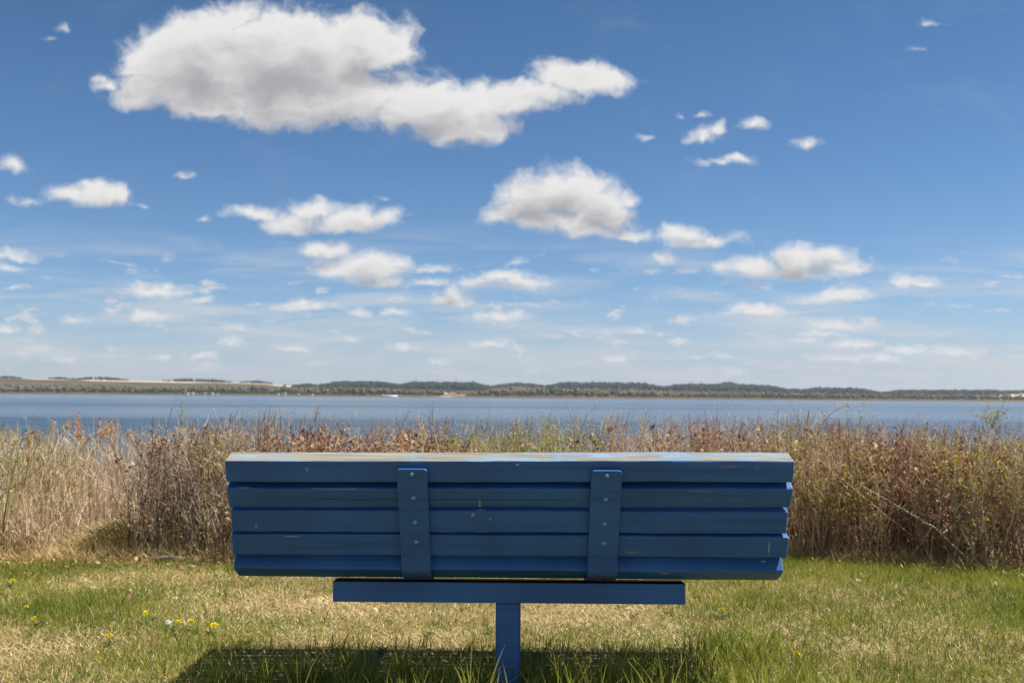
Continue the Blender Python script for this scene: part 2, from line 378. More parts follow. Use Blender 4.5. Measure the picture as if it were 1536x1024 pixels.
def beam_paint():
    m = blue_paint('blue_painted_beam', wood=False)
    t = NT(m.node_tree); b = t.n['Principled BSDF']
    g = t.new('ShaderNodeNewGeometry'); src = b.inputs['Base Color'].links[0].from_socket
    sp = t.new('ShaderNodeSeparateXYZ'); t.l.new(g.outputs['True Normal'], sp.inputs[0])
    top_shade = t.step(sp.outputs[2], .5, .8)                  # shade on the upper side, put into the colour as a near-black brown
    t.put(b.inputs['Base Color'], t.mix(top_shade, src, t.mix(t.noise(g.outputs['Position'], 30, 4), (.006, .004, .003), (.022, .012, .007))))
    t.put(b.inputs['Roughness'], t.step(top_shade, 0, 1, .48, .95))
    t.put(b.inputs['Specular IOR Level'], t.step(top_shade, 0, 1, .45, .05))
    return m

def weathered_top(name):
    """bare grey timber with what is left of the blue paint"""
    m, t, b = material(name)
    g = t.new('ShaderNodeNewGeometry'); P = g.outputs['Position']
    sp = t.new('ShaderNodeSeparateXYZ'); t.l.new(P, sp.inputs[0])
    gr = t.noise(t.mapping(P, (3, 160, 160)), 1.0, 5, .65)
    c = t.ramp(gr, (.25, (.10, .092, .075)), (.5, (.25, .236, .195)), (.75, (.41, .40, .355)))
    pn = t.noise(t.mapping(P, (4.2, 26, 26)), 1.0, 6, .68)
    bias = t.step(sp.outputs[0], -.9, 1.0, -.005, .045)
    k = t.step(t.math('ADD', pn, bias), .525, .585)
    pale = t.mix(t.noise(P, 9, 3), (.11, .23, .41), (.27, .36, .45))
    c = t.mix(k, c, pale)
    e = t.noise(t.mapping(P, (7, 60, 60)), 1.0, 4, .7)
    c = t.mix(t.step(e, .66, .72), c, (.05, .045, .04))
    t.put(b.inputs['Base Color'], c); b.inputs['Roughness'].default_value = .8
    b.inputs['Specular IOR Level'].default_value = .2
    t.put(b.inputs['Normal'], t.bump(t.math('ADD', gr, t.math('MULTIPLY', k, .6)), .6, .003))
    return m

M_WOOD = blue_paint('blue_painted_wood'); M_STEEL = blue_paint('blue_painted_steel', wood=False); M_TOP = weathered_top('weathered_timber')
def worn_edge():
    m, t, b = material('worn_blue_edge')
    P = t.new('ShaderNodeNewGeometry').outputs['Position']
    n = t.noise(t.mapping(P, (8, 60, 60)), 1.0, 5, .7)
    t.put(b.inputs['Base Color'], t.mix(t.step(n, .50, .60), (.05, .15, .34), (.36, .37, .36)))
    b.inputs['Roughness'].default_value = .5
    return m
M_EDGE = worn_edge()
def bolt_mat():
    m, t, b = material('bolt_paint')
    b.inputs['Base Color'].default_value = (.20, .36, .56, 1); b.inputs['Metallic'].default_value = .4; b.inputs['Roughness'].default_value = .32
    return m
M_BOLT = bolt_mat()

def rounded_profile(A, B, T, r=.006):
    """four corners A (near top), B (near bottom), and the far pair; chamfered to 3 points each"""
    A = np.array(A); B = np.array(B); d = (B - A) / np.linalg.norm(B - A); n = np.array([-d[1], d[0]])
    if n[0] < 0: n = -n
    cs = [A, B, B + n * T, A + n * T]; out = []
    for i in range(4):
        c, p, q = cs[i], cs[i - 1], cs[(i + 1) % 4]
        a = (p - c) / np.linalg.norm(p - c); e = (q - c) / np.linalg.norm(q - c)
        o = c + (a + e) * r
        for k in (0, .5, 1):
            th = k * math.pi / 2
            out.append(o - e * r * math.cos(th) - a * r * math.sin(th))
    return np.array(out)           # 12 points (y, z)

def slat(name, A, B, T, x0, x1, slope, parent, mats, seed, top=False, r=.006):
    prof = rounded_profile(A, B, T, r); K = 40
    xs = np.linspace(x0, x1, K); rr = np.random.default_rng(seed)
    wob = (fbm(xs + 50 * seed, xs * 0, .5, seed, 3) - .5) * .004
    V = []
    for x, w in zip(xs, wob):
        jitter = rr.normal(size=(12, 2)) * .0003
        for (y, z), j in zip(prof, jitter):
            V.append((x, y + j[0] - w * .4, z + slope * x + w + j[1]))
    V = np.array(V)
    # end grain: bevelled in by 4 mm
    cen = prof.mean(0)
    V0 = [(x0 - .004, cen[0] + (y - cen[0]) * .88, cen[1] + (z - cen[1]) * .88 + slope * x0 + wob[0]) for y, z in prof]
    V1 = [(x1 + .004, cen[0] + (y - cen[0]) * .88, cen[1] + (z - cen[1]) * .88 + slope * x1 + wob[-1]) for y, z in prof]
    bm = bmesh.new(); ring = []
    allr = [V0] + [V[i * 12:(i + 1) * 12] for i in range(K)] + [V1]
    for R_ in allr: ring.append([bm.verts.new(tuple(p)) for p in R_])
    for i in range(len(ring) - 1):
        for j in range(12):
            f = bm.faces.new((ring[i][j], ring[i][(j + 1) % 12], ring[i + 1][(j + 1) % 12], ring[i + 1][j]))
            # corner order: 0-2 near top, 3-5 near bottom, 6-8 far bottom, 9-11 far top; 11->0 is the top face
            f.material_index = 1 if (top and j in (9, 10, 11, 0)) else (2 if i in (0, len(ring) - 2) else 0)
    e0 = bm.faces.new(ring[0]); e1 = bm.faces.new(ring[-1][::-1])
    e0.material_index = 2; e1.material_index = 2
    bmesh.ops.recalc_face_normals(bm, faces=bm.faces)
    me = bpy.data.meshes.new(name); bm.to_mesh(me); bm.free()
    return link(name, me, mats, parent)

def box(name, x0, x1, y0, y1, z0, z1, mat, parent=None, bev=.003, cuts=1, wob=0):
    bm = bmesh.new(); bmesh.ops.create_cube(bm, size=1)
    for v in bm.verts: v.co = Vector(((x0 + x1) / 2 + v.co.x * (x1 - x0), (y0 + y1) / 2 + v.co.y * (y1 - y0), (z0 + z1) / 2 + v.co.z * (z1 - z0)))
    if bev: bmesh.ops.bevel(bm, geom=list(bm.edges), offset=bev, segments=2, affect='EDGES')
    me = bpy.data.meshes.new(name); bm.to_mesh(me); bm.free()
    return link(name, me, mat, parent)

bench = tag(empty('park_bench', (0, 3.43, 0)), 'blue painted park bench on a single steel post, seen from behind', 'bench')
def under(o): o.matrix_parent_inverse = Matrix.Translation((0, -3.43, 0)); return o
mats = [M_WOOD, M_TOP, M_EDGE]
under(slat('back_slat', (3.200, .7935), (3.2224, .7225), .082, -.9135, .9055, .0070, bench, mats, 1, top=True))['label'] = 'top back slat with bare weathered upper face'
under(slat('back_slat', (3.2355, .7010), (3.2765, .6350), .072, -.9160, .9100, .0072, bench, mats, 2))['label'] = 'back slat with a long crack along its middle'
under(slat('back_slat', (3.279, .6245), (3.307, .5490), .070, -.9140, .9060, .0045, bench, mats, 3))
under(slat('back_slat', (3.308, .5412), (3.338, .4680), .058, -.9180, .9150, .0020, bench, mats, 4))
under(slat('back_slat', (3.350, .4215), (3.428, .3800), .058, -.9200, .9070, .0000, bench, mats, 5, r=.009))['label'] = 'lowest back slat turned down towards the seat'
for k in range(5):
    y = 3.480 + k * .100
    under(slat('seat_slat', (y, .420), (y, .383), .088, -.918, .912, 0, bench, mats, 20 + k))

def strap(xa, xb):
    """flat bar: (y, z) of its inner side from the top of the back down, under the lowest slat and out below the seat"""
    inner = [(3.1985, .768), (3.2290, .698), (3.2630, .628), (3.2995, .545), (3.3345, .464), (3.3475, .4235), (3.3525, .413), (3.364, .4055), (3.4262, .3815), (3.440, .3800), (3.60, .3815), (3.94, .3815)]
    T = .0090; P = np.array(inner); D = np.gradient(P, axis=0); D /= np.linalg.norm(D, axis=1, keepdims=True)
    N = np.stack([D[:, 1], -D[:, 0]], 1)                       # towards the camera / down
    outer = P + N * T
    def xr(i): 
        f = min(1, i / 8); return xa[0] + (xa[1] - xa[0]) * f, xb[0] + (xb[1] - xb[0]) * f
    bm = bmesh.new(); ring = []
    c = .008
    seq = [(P[0] - D[0] * 0, outer[0] - D[0] * 0, c)]
    for i in range(len(P)):
        if i == 0:
            seq = [(P[0], outer[0], c), (P[0] + D[0] * .003, outer[0] + D[0] * .003, .003), (P[0] + D[0] * .009, outer[0] + D[0] * .009, 0)]
        else: seq.append((P[i], outer[i], 0))
    for i, (a, o, ins) in enumerate(seq):
        x0, x1 = xr(max(0, i - 2))
        ring.append([bm.verts.new((x0 + ins, *a)), bm.verts.new((x1 - ins, *a)), bm.verts.new((x1 - ins, *o)), bm.verts.new((x0 + ins, *o))])
    for i in range(len(ring) - 1):
        for j in range(4): bm.faces.new((ring[i][j], ring[i][(j + 1) % 4], ring[i + 1][(j + 1) % 4], ring[i + 1][j]))
    bm.faces.new(ring[0]); bm.faces.new(ring[-1][::-1])
    bmesh.ops.recalc_face_normals(bm, faces=bm.faces)
    me = bpy.data.meshes.new('support_strap'); bm.to_mesh(me); bm.free()
    o = under(link('support_strap', me, M_STEEL, bench))
    md = o.modifiers.new('bevel', 'BEVEL'); md.width = .0016; md.segments = 2; md.limit_method = 'ANGLE'; md.angle_limit = rad(40)
    return o

def bolt(x, y, z, parent, r=.0085, h=.006):
    bm = bmesh.new()
    bmesh.ops.create_uvsphere(bm, u_segments=16, v_segments=8, radius=1)
    bmesh.ops.delete(bm, geom=[v for v in bm.verts if v.co.z < -.05], context='VERTS')
    R_ = Vector((0, -.925, -.38)).to_track_quat('Z', 'Y').to_matrix().to_4x4()
    for v in bm.verts: v.co = R_ @ Vector((v.co.x * r, v.co.y * r, v.co.z * h)) + Vector((x, y, z))
    me = bpy.data.meshes.new('bolt'); bm.to_mesh(me); bm.free()
    o = link('bolt', me, M_BOLT, parent, smooth=True)
    return o
s1 = strap((-.3654, -.358), (-.2674, -.260)); s2 = strap((.2569, .256), (.3549, .356))
for s, x0, x1 in ((s1, -.316, -.309), (s2, .306, .306)):
    for k, (y, z) in enumerate(((3.1980, .7495), (3.2330, .6715), (3.2715, .5885), (3.3025, .5190))):
        bolt(x0 + (x1 - x0) * k / 3, y - .0005, z, s, r=.0085 if k < 3 else .0075, h=.0095 if k < 3 else .003)
# steel T: beam under the seat on one square post
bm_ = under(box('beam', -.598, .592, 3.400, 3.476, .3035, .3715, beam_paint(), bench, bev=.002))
bm_.rotation_euler = (0, 0, 0)
def post_paint():
    m = blue_paint('blue_painted_post', wood=False)
    t = NT(m.node_tree); b = t.n['Principled BSDF']
    P = t.new('ShaderNodeNewGeometry').outputs['Position']
    src = b.inputs['Base Color'].links[0].from_socket
    sp = t.new('ShaderNodeSeparateXYZ'); t.l.new(P, sp.inputs[0])
    n = t.noise(t.mapping(P, (26, 26, 60)), 1.0, 4, .7)
    k = t.math('MULTIPLY', t.step(n, .56, .62), t.math('MULTIPLY', t.step(sp.outputs[2], .06, .09), t.step(sp.outputs[2], .10, .13, 1, 0)))
    t.put(b.inputs['Base Color'], t.mix(k, src, (.10, .055, .03)))
    return m
under(box('post', -.0475, .0365, 3.4012, 3.4748, -.25, .3035, post_paint(), bench, bev=.006))

# ------------------------------------------------------------------ ground, lawn
WATER = -1.2
def gz(x, y):
    x = np.asarray(x, float); y = np.asarray(y, float)
    z = (fbm(x + 40, y + 40, 1.6, 3, 3) - .5) * .035 * sstep(60, 8, np.abs(x) + np.abs(y))
    bank = 6.9 + (fbm(x + 9, x * 0, 4, 5, 2) - .5) * .8
    z = z - 1.55 * sstep(bank, bank + 4.5, y) - 3.0 * sstep(16, 60, y)
    return z

def edge_y(x):
    """where the mown lawn stops and the thicket starts"""
    xs = [-8, -3.2, -2.9, -2.3, -1.6, -.5, .8, 1.5, 1.85, 2.3, 3.0, 4.0, 8]
    ys = [5.9, 5.95, 5.95, 6.0, 6.0, 6.05, 6.15, 6.35, 6.32, 6.12, 5.9, 5.8, 5.7]
    return np.interp(x, xs, ys)

def greenness(x, y):
    """0 = straw-dry lawn, 1 = fresh green; patches as on the real lawn"""
    g = fbm(x + 20, y + 20, .75, 11, 4)
    g2 = fbm(x + 70, y + 3, .28, 12, 3)
    v = .38 + (g - .5) * 1.25 + (g2 - .5) * .55
    v = v + .42 * sstep(.75, .25, edge_y(x) - y)                      # greener strip along the thicket
    v = v + .30 * sstep(.7, 1.6, x) * sstep(3.2, 4.0, y)              # right side
    blob = lambda cx, cy, r: np.exp(-((x - cx) ** 2 + ((y - cy) * .8) ** 2) / r ** 2)
    v = v + .40 * blob(-1.95, 4.65, .40) + .25 * blob(-2.6, 4.6, .5) - .25 * blob(-.7, 4.4, .55) - .22 * blob(.5, 4.35, .4) - .18 * blob(-2.3, 3.9, .5)
    return np.clip(v, 0, 1)

def ground_mat():
    m, t, b = material('lawn_soil')
    P = t.new('ShaderNodeNewGeometry').outputs['Position']
    n = t.noise(P, 1.3, 5, .6); f = t.noise(P, 55, 5, .7); k = t.noise(P, 160, 3, .6)
    c = t.ramp(f, (.25, (.07, .050, .025)), (.5, (.22, .17, .085)), (.72, (.42, .34, .19)))
    gcol = t.ramp(k, (.3, (.045, .065, .015)), (.7, (.14, .17, .045)))
    c = t.mix(t.step(n, .42, .66, 0, .6), c, gcol)
    t.put(b.inputs['Base Color'], c); b.inputs['Roughness'].default_value = .95; b.inputs['Specular IOR Level'].default_value = .1
    t.put(b.inputs['Normal'], t.bump(f, .8, .02))
    return m
def make_ground():
    def axis(lim, fine, nf, nc):
        a = np.linspace(-fine, fine, nf); c = fine * (lim / fine) ** (np.linspace(0, 1, nc)[1:])
        return np.concatenate([-c[::-1], a, c])
    xs = axis(6000, 9, 121, 24); ys = np.concatenate([-np.geomspace(6, 6000, 20)[::-1], np.linspace(-5.8, 18, 160), np.geomspace(18.5, 6000, 30)])
    X, Y = np.meshgrid(xs, ys, indexing='ij'); Z = gz(X, Y)
    V = np.stack([X, Y, Z], -1).reshape(-1, 3); n, k = X.shape
    i, j = np.meshgrid(np.arange(n - 1), np.arange(k - 1), indexing='ij')
    Q = np.stack([i * k + j, (i + 1) * k + j, (i + 1) * k + j + 1, i * k + j + 1], -1).reshape(-1, 4)
    o = link('ground', mesh_np('ground', V, Q), ground_mat(), smooth=True)
    tag(o, 'lawn ground and lake shore under the grass', 'ground', kind='structure')
make_ground()

STRAW = [(0.0, (0.279, 0.180, 0.067)), (.3, (0.535, 0.381, 0.152)), (.6, (0.745, 0.551, 0.256)), (1.0, (0.833, 0.719, 0.398))]
GREEN = [(0.0, (0.092, 0.140, 0.014)), (.4, (0.198, 0.245, 0.027)), (.75, (0.330, 0.357, 0.050)), (1.0, (0.528, 0.469, 0.108))]
M_STRAW = leafy('dry_grass', STRAW, transl=.25, rough=.7)
M_GREEN = leafy('green_grass', GREEN, transl=.42, rough=.5)

def area(n, x0, x1, y0, y1):
    return rng.uniform(x0, x1, n), rng.uniform(y0, y1, n)

def in_view(x, y, m=.35):
    return (np.abs(x) < .53 * y + m) & (y > 2.9)

def lawn():
    thatch, green = Bag(), Bag()
    # (count, x0, x1, y0, y1, size factor) : dense where one sees it, thinner around
    for n, x0, x1, y0, y1, sc in ((400000, -3.9, 3.9, 2.9, 6.5, 1.0), (60000, -5.5, 5.5, .2, 6.6, 1.5)):
        x, y = area(n, x0, x1, y0, y1)
        if sc > 1: k = ~in_view(x, y); x, y = x[k], y[k]
        else: k = in_view(x, y); x, y = x[k], y[k]
        k = y < edge_y(x) + .25 + rng.normal(size=len(x)) * .05; x, y = x[k], y[k]
        g = greenness(x, y)
        isg = rng.random(len(x)) < g * .85 + .06
        z = gz(x, y)
        # dead thatch, mostly lying down
        xs, ys, zs, gs = x[~isg], y[~isg], z[~isg], g[~isg]; N = len(xs)
        L = rng.gamma(4, .0052, N) * sc + .008
        lean = rng.uniform(.75, 1.55, N)
        V, F, M = blades(np.stack([xs, ys, zs + rng.random(N) * .012], -1), rng.random(N) * 6.283, lean, L, rng.uniform(.0014, .0036, N) * sc, rng.uniform(-.3, .6, N))
        var = np.clip(rng.normal(.48, .30, N) + (fbm(xs, ys, .22, 31, 3) - .5) * .9, 0, 1)
        thatch.add(V, F, var=np.repeat(var, M))
        xs, ys, zs, gs = x[isg], y[isg], z[isg], g[isg]; N = len(xs)
        L = (rng.gamma(5, .0050, N) + .010) * sc * (.75 + .55 * gs)
        V, F, M = blades(np.stack([xs, ys, zs], -1), rng.random(N) * 6.283, rng.uniform(.05, .75, N), L, rng.uniform(.0016, .0034, N) * sc, rng.uniform(.0, .9, N))
        var = np.clip(rng.normal(.50, .28, N) + (fbm(xs, ys, .3, 33, 3) - .5) * .8, 0, 1)
        green.add(V, F, var=np.repeat(var, M))
    # flat broad-leaved weeds here and there
    for _ in range(130):
        x0 = rng.uniform(-2.6, 2.6); y0 = rng.uniform(3.5, 5.7); n = int(rng.integers(5, 10))
        V, F, M = blades(np.tile([[x0, y0, float(gz(x0, y0)) + .004]], (n, 1)), np.linspace(0, 6.283, n, endpoint=False) + rng.random(n) * .6, rng.uniform(.75, 1.25, n), rng.uniform(.02, .055, n), rng.uniform(.007, .013, n), rng.uniform(.2, .6, n), K=4)
        green.add(V, F, var=np.repeat(rng.uniform(.0, .5, n), M))
    tag(thatch.build('dry_grass', M_STRAW), 'straw-coloured dead grass matted through the lawn', 'dry grass', kind='stuff')
    tag(green.build('lawn_grass', M_GREEN), 'short green grass growing through the dry lawn', 'grass', kind='stuff')
lawn()

def long_grass():
    """uncut grass around the foot of the bench, in tufts"""
    bag = Bag()
    tx, ty, tn, tl = [], [], [], []
    # a fringe under the bench where the mower does not reach, thinning towards both ends
    for _ in range(330):
        x = rng.uniform(-1.02, 1.05); y = rng.normal(3.47, .11)
        tx.append(x); ty.append(y); tn.append(int(rng.integers(5, 15))); tl.append(rng.uniform(.06, .125))
    for _ in range(210):                                             # nearest the viewer, in full sun: broad blades
        x = rng.uniform(-.95, 1.15); y = rng.uniform(2.80, 3.12)
        if fbm(x + 60, y, .3, 131, 2) < .42: continue
        tx.append(x); ty.append(y); tn.append(int(rng.integers(5, 13))); tl.append(rng.uniform(.14, .225))
    for _ in range(46):                                              # upright dark tufts at the right end of the shadow
        tx.append(rng.normal(.90, .13)); ty.append(rng.normal(3.86, .10)); tn.append(int(rng.integers(6, 14))); tl.append(rng.uniform(.08, .16))
    for _ in range(60):                                              # along the far edge of the shadow
        tx.append(rng.uniform(-1.15, .7)); ty.append(rng.normal(3.93, .05)); tn.append(int(rng.integers(2, 6))); tl.append(rng.uniform(.05, .095))
    for _ in range(150):
        tx.append(rng.uniform(1.0, 2.3)); ty.append(rng.uniform(3.5, 4.5)); tn.append(int(rng.integers(2, 6))); tl.append(rng.uniform(.05, .10))
    for _ in range(60):
        tx.append(rng.uniform(-2.3, -1.2)); ty.append(rng.uniform(3.5, 4.6)); tn.append(int(rng.integers(2, 5))); tl.append(rng.uniform(.04, .07))
    tx, ty, tn, tl = map(np.array, (tx, ty, tn, tl))
    x = np.repeat(tx, tn) + rng.normal(size=tn.sum()) * .018; y = np.repeat(ty, tn) + rng.normal(size=tn.sum()) * .018; L = np.repeat(tl, tn) * rng.uniform(.55, 1.25, tn.sum())
    N = len(x)
    V, F, M = blades(np.stack([x, y, gz(x, y)], -1), rng.random(N) * 6.283, np.abs(rng.normal(.12, .26, N)), L, rng.uniform(.0028, .0055, N) * (1 + .25 * (y < 3.2)), rng.uniform(.1, 1.0, N), K=5)
    var = np.clip(rng.normal(.52, .25, N) + .25 * (y < 3.2), 0, 1)
    bag.add(V, F, var=np.repeat(var, M))
    tag(bag.build('long_grass', M_GREEN), 'tall uncut green grass in tufts around the foot of the bench', 'grass', kind='stuff')
    st = Bag(); N = 90
    x = np.concatenate([rng.uniform(-1.1, 1.2, 60), rng.uniform(1.0, 2.4, 30)]); y = np.concatenate([rng.normal(3.55, .2, 60), rng.uniform(3.55, 4.8, 30)])
    V, F, M = blades(np.stack([x, y, gz(x, y)], -1), rng.random(N) * 6.283, np.abs(rng.normal(.25, .3, N)), rng.uniform(.09, .2, N), rng.uniform(.0014, .0024, N), rng.uniform(.0, .5, N), K=5)
    st.add(V, F, var=np.repeat(rng.uniform(.4, 1, N), M))
    tag(st.build('grass_stalks', M_STRAW), 'thin dry grass stalks standing among the tall grass under the bench', 'dry grass', kind='stuff')
long_grass()

# ------------------------------------------------------------------ dandelions
def plain(name, col, rough=.6):
    m, t, b = material(name)
    P = t.new('ShaderNodeNewGeometry').outputs['Position']
    c = t.mix(t.noise(P, 180, 2), tuple(v * .72 for v in col), tuple(min(1, v * 1.2) for v in col))
    t.put(b.inputs['Base Color'], c); b.inputs['Roughness'].default_value = rough
    return m
M_YEL = plain('dandelion_yellow', (.88, .68, .012)); M_STEM = plain('flower_stem', (.14, .20, .05)); M_SEED = plain('dandelion_seed', (.85, .84, .78))
M_GRN = plain('dandelion_leaf', (.075, .14, .022))
def dandelion(loc, r, label, white=False, tilt=.3, h=.05):
    x, y = loc
    o = tag(empty('dandelion', (x, y, float(gz(x, y)))), label, 'flower', 'dandelions in the lawn')
    a = rng.random() * 6.28; top = np.array([.006 * math.cos(a), .006 * math.sin(a), h])
    P = np.array([[[0, 0, -.01], top * [.3, .3, .5], top]]); V, Q = tubes(P, np.full((1, 3), .0018), 5)
    b = Bag(); b.add(V, Q); b.build('stem', M_STEM, o)
    # rays in three rings (or a ball of seeds)
    n = 90; th = rng.random(n) * 6.283; el = rng.uniform(-.15, 1.45, n) if not white else rng.uniform(-1.2, 1.5, n)
    d = np.stack([np.cos(th) * np.cos(el), np.sin(th) * np.cos(el), np.sin(el) * .6], -1)
    tl = np.array([[1, 0, 0], [0, math.cos(tilt), -math.sin(tilt)], [0, math.sin(tilt), math.cos(tilt)]]); d = d @ tl.T
    w = np.cross(d, rng.normal(size=(n, 3))); w /= np.linalg.norm(w, axis=1, keepdims=True)
    V = np.stack([top + d * r * .12, top + d * r * .9 + w * r * .16, top + d * r * rng.uniform(.85, 1.1, n)[:, None], top + d * r * .9 - w * r * .16], 1).reshape(-1, 3)
    F = (np.arange(n)[:, None, None] * 4 + np.array([[0, 1, 2], [0, 2, 3]])[None]).reshape(-1, 3)
    b = Bag(); b.add(V, F); b.build('flower_head', M_SEED if white else M_YEL, o)
    n = 9; th = np.linspace(0, 6.283, n, endpoint=False) + rng.random(n) * .4
    V, F, M = blades(np.tile([[0, 0, .002]], (n, 1)), th, np.full(n, 1.0), rng.uniform(.04, .075, n), np.full(n, .013), np.full(n, .5), K=4)
    b = Bag(); b.add(V, F); b.build('leaf', M_GRN, o); o.children[-1]['label'] = 'rosette of flat green leaves'
for loc, r, lab, wh in (
    ((-2.560, 5.182), .017, 'yellow dandelion at the left edge, in the green strip by the reeds', False),
    ((-2.020, 4.300), .015, 'half-closed yellow dandelion, next right of the two white seed heads', False),
    ((-2.150, 4.500), .012, 'yellow dandelion low in the grass just behind the two white seed heads', False),
    ((-1.576, 3.987), .015, 'orange-yellow dandelion nearest the viewer on the left of the lawn', False),
    ((-1.570, 4.366), .015, 'yellow dandelion at the edge of the dry patch, halfway to the bench', False),
    ((-1.384, 4.200), .014, 'yellow dandelion beside the white bloom, left one of a pair', False),
    ((-1.325, 4.215), .014, 'yellow dandelion between the white bloom and the large one', False),
    ((-1.229, 4.173), .022, 'largest bright yellow dandelion, just left of the bench shadow', False),
    ((-.573, 4.817), .016, 'bright yellow dandelion seen just under the left half of the beam', False),
    ((.530, 4.710), .017, 'yellow dandelion seen under the right half of the beam, the larger', False),
    ((.484, 4.873), .012, 'small yellow dandelion right under the edge of the beam', False),
    ((1.209, 5.341), .014, 'yellow dandelion behind the right end of the bench', False),
    ((.960, 4.560), .012, 'small greenish-yellow dandelion beyond the right end of the beam', False),
    ((1.072, 3.793), .020, 'yellow dandelion in the tall grass at lower right', False),
    ((-2.560, 4.720), .014, 'white dandelion seed head at the left edge of the lawn, farther', True),
    ((-2.310, 4.420), .014, 'white dandelion seed head on the left lawn, the nearer', True),
    ((-1.430, 4.235), .015, 'flat white bloom beside the pair of dandelions', True)):
    dandelion(loc, r * .92, lab, wh, tilt=rng.uniform(.1, .7), h=rng.uniform(.03, .045))

# ------------------------------------------------------------------ thicket
SHRUB_MATS = {
    'red': leafy('reddish_bark', [(0, (0.132, 0.071, 0.048)), (.35, (0.354, 0.196, 0.121)), (.7, (0.627, 0.396, 0.243)), (1, (0.627, 0.591, 0.380))], transl=0, rough=.75),
    'pink': leafy('pinkish_bark', [(0, (0.159, 0.096, 0.069)), (.35, (0.492, 0.306, 0.208)), (.7, (0.627, 0.448, 0.305)), (1, (0.627, 0.627, 0.503))], transl=0, rough=.75),
    'grey': leafy('grey_brown_bark', [(0, (0.087, 0.062, 0.044)), (.4, (0.297, 0.215, 0.155)), (.75, (0.627, 0.470, 0.335)), (1, (0.627, 0.578, 0.419))], transl=0, rough=.8),
    'olive': leafy('olive_twig_bark', [(0, (0.121, 0.097, 0.036)), (.4, (0.365, 0.284, 0.112)), (.75, (0.560, 0.451, 0.202)), (1, (0.560, 0.560, 0.320))], transl=0, rough=.75),
}
M_BUD = leafy('bud_leaf', [(0, (0.212, 0.212, 0.023)), (.5, (0.383, 0.372, 0.043)), (1, (0.585, 0.531, 0.106))], transl=.45, rough=.5)
M_CRISP = leafy('withered_leaf', [(0, (0.108, 0.049, 0.030)), (.4, (0.296, 0.146, 0.079)), (.75, (0.573, 0.343, 0.186)), (1, (0.807, 0.666, 0.415))], transl=.45, rough=.7)
M_REED = leafy('dead_reed', [(0, (0.232, 0.151, 0.079)), (.35, (0.492, 0.355, 0.209)), (.7, (0.765, 0.593, 0.404)), (1, (0.850, 0.816, 0.634))], transl=.2, rough=.65)
M_PLUME = leafy('reed_plume', [(0, (0.312, 0.168, 0.090)), (.5, (0.540, 0.324, 0.192)), (1, (0.792, 0.576, 0.396))], transl=.3, rough=.8)

def stem_paths(base, top, K, wob):
    N = len(base); s = np.linspace(0, 1, K)[None, :, None]
    P = base[:, None] * (1 - s) + top[:, None] * s
    side = rng.normal(size=(N, 1, 3)) * [1, 1, .15] * wob
    P = P + side * np.sin(s * math.pi) + rng.normal(size=(N, 1, 3)) * [1, 1, .1] * wob * .45 * np.sin(s * 2 * math.pi * 1.3)
    P[:, 1:-1] += rng.normal(size=(N, K - 2, 3)) * wob * .12
    return P

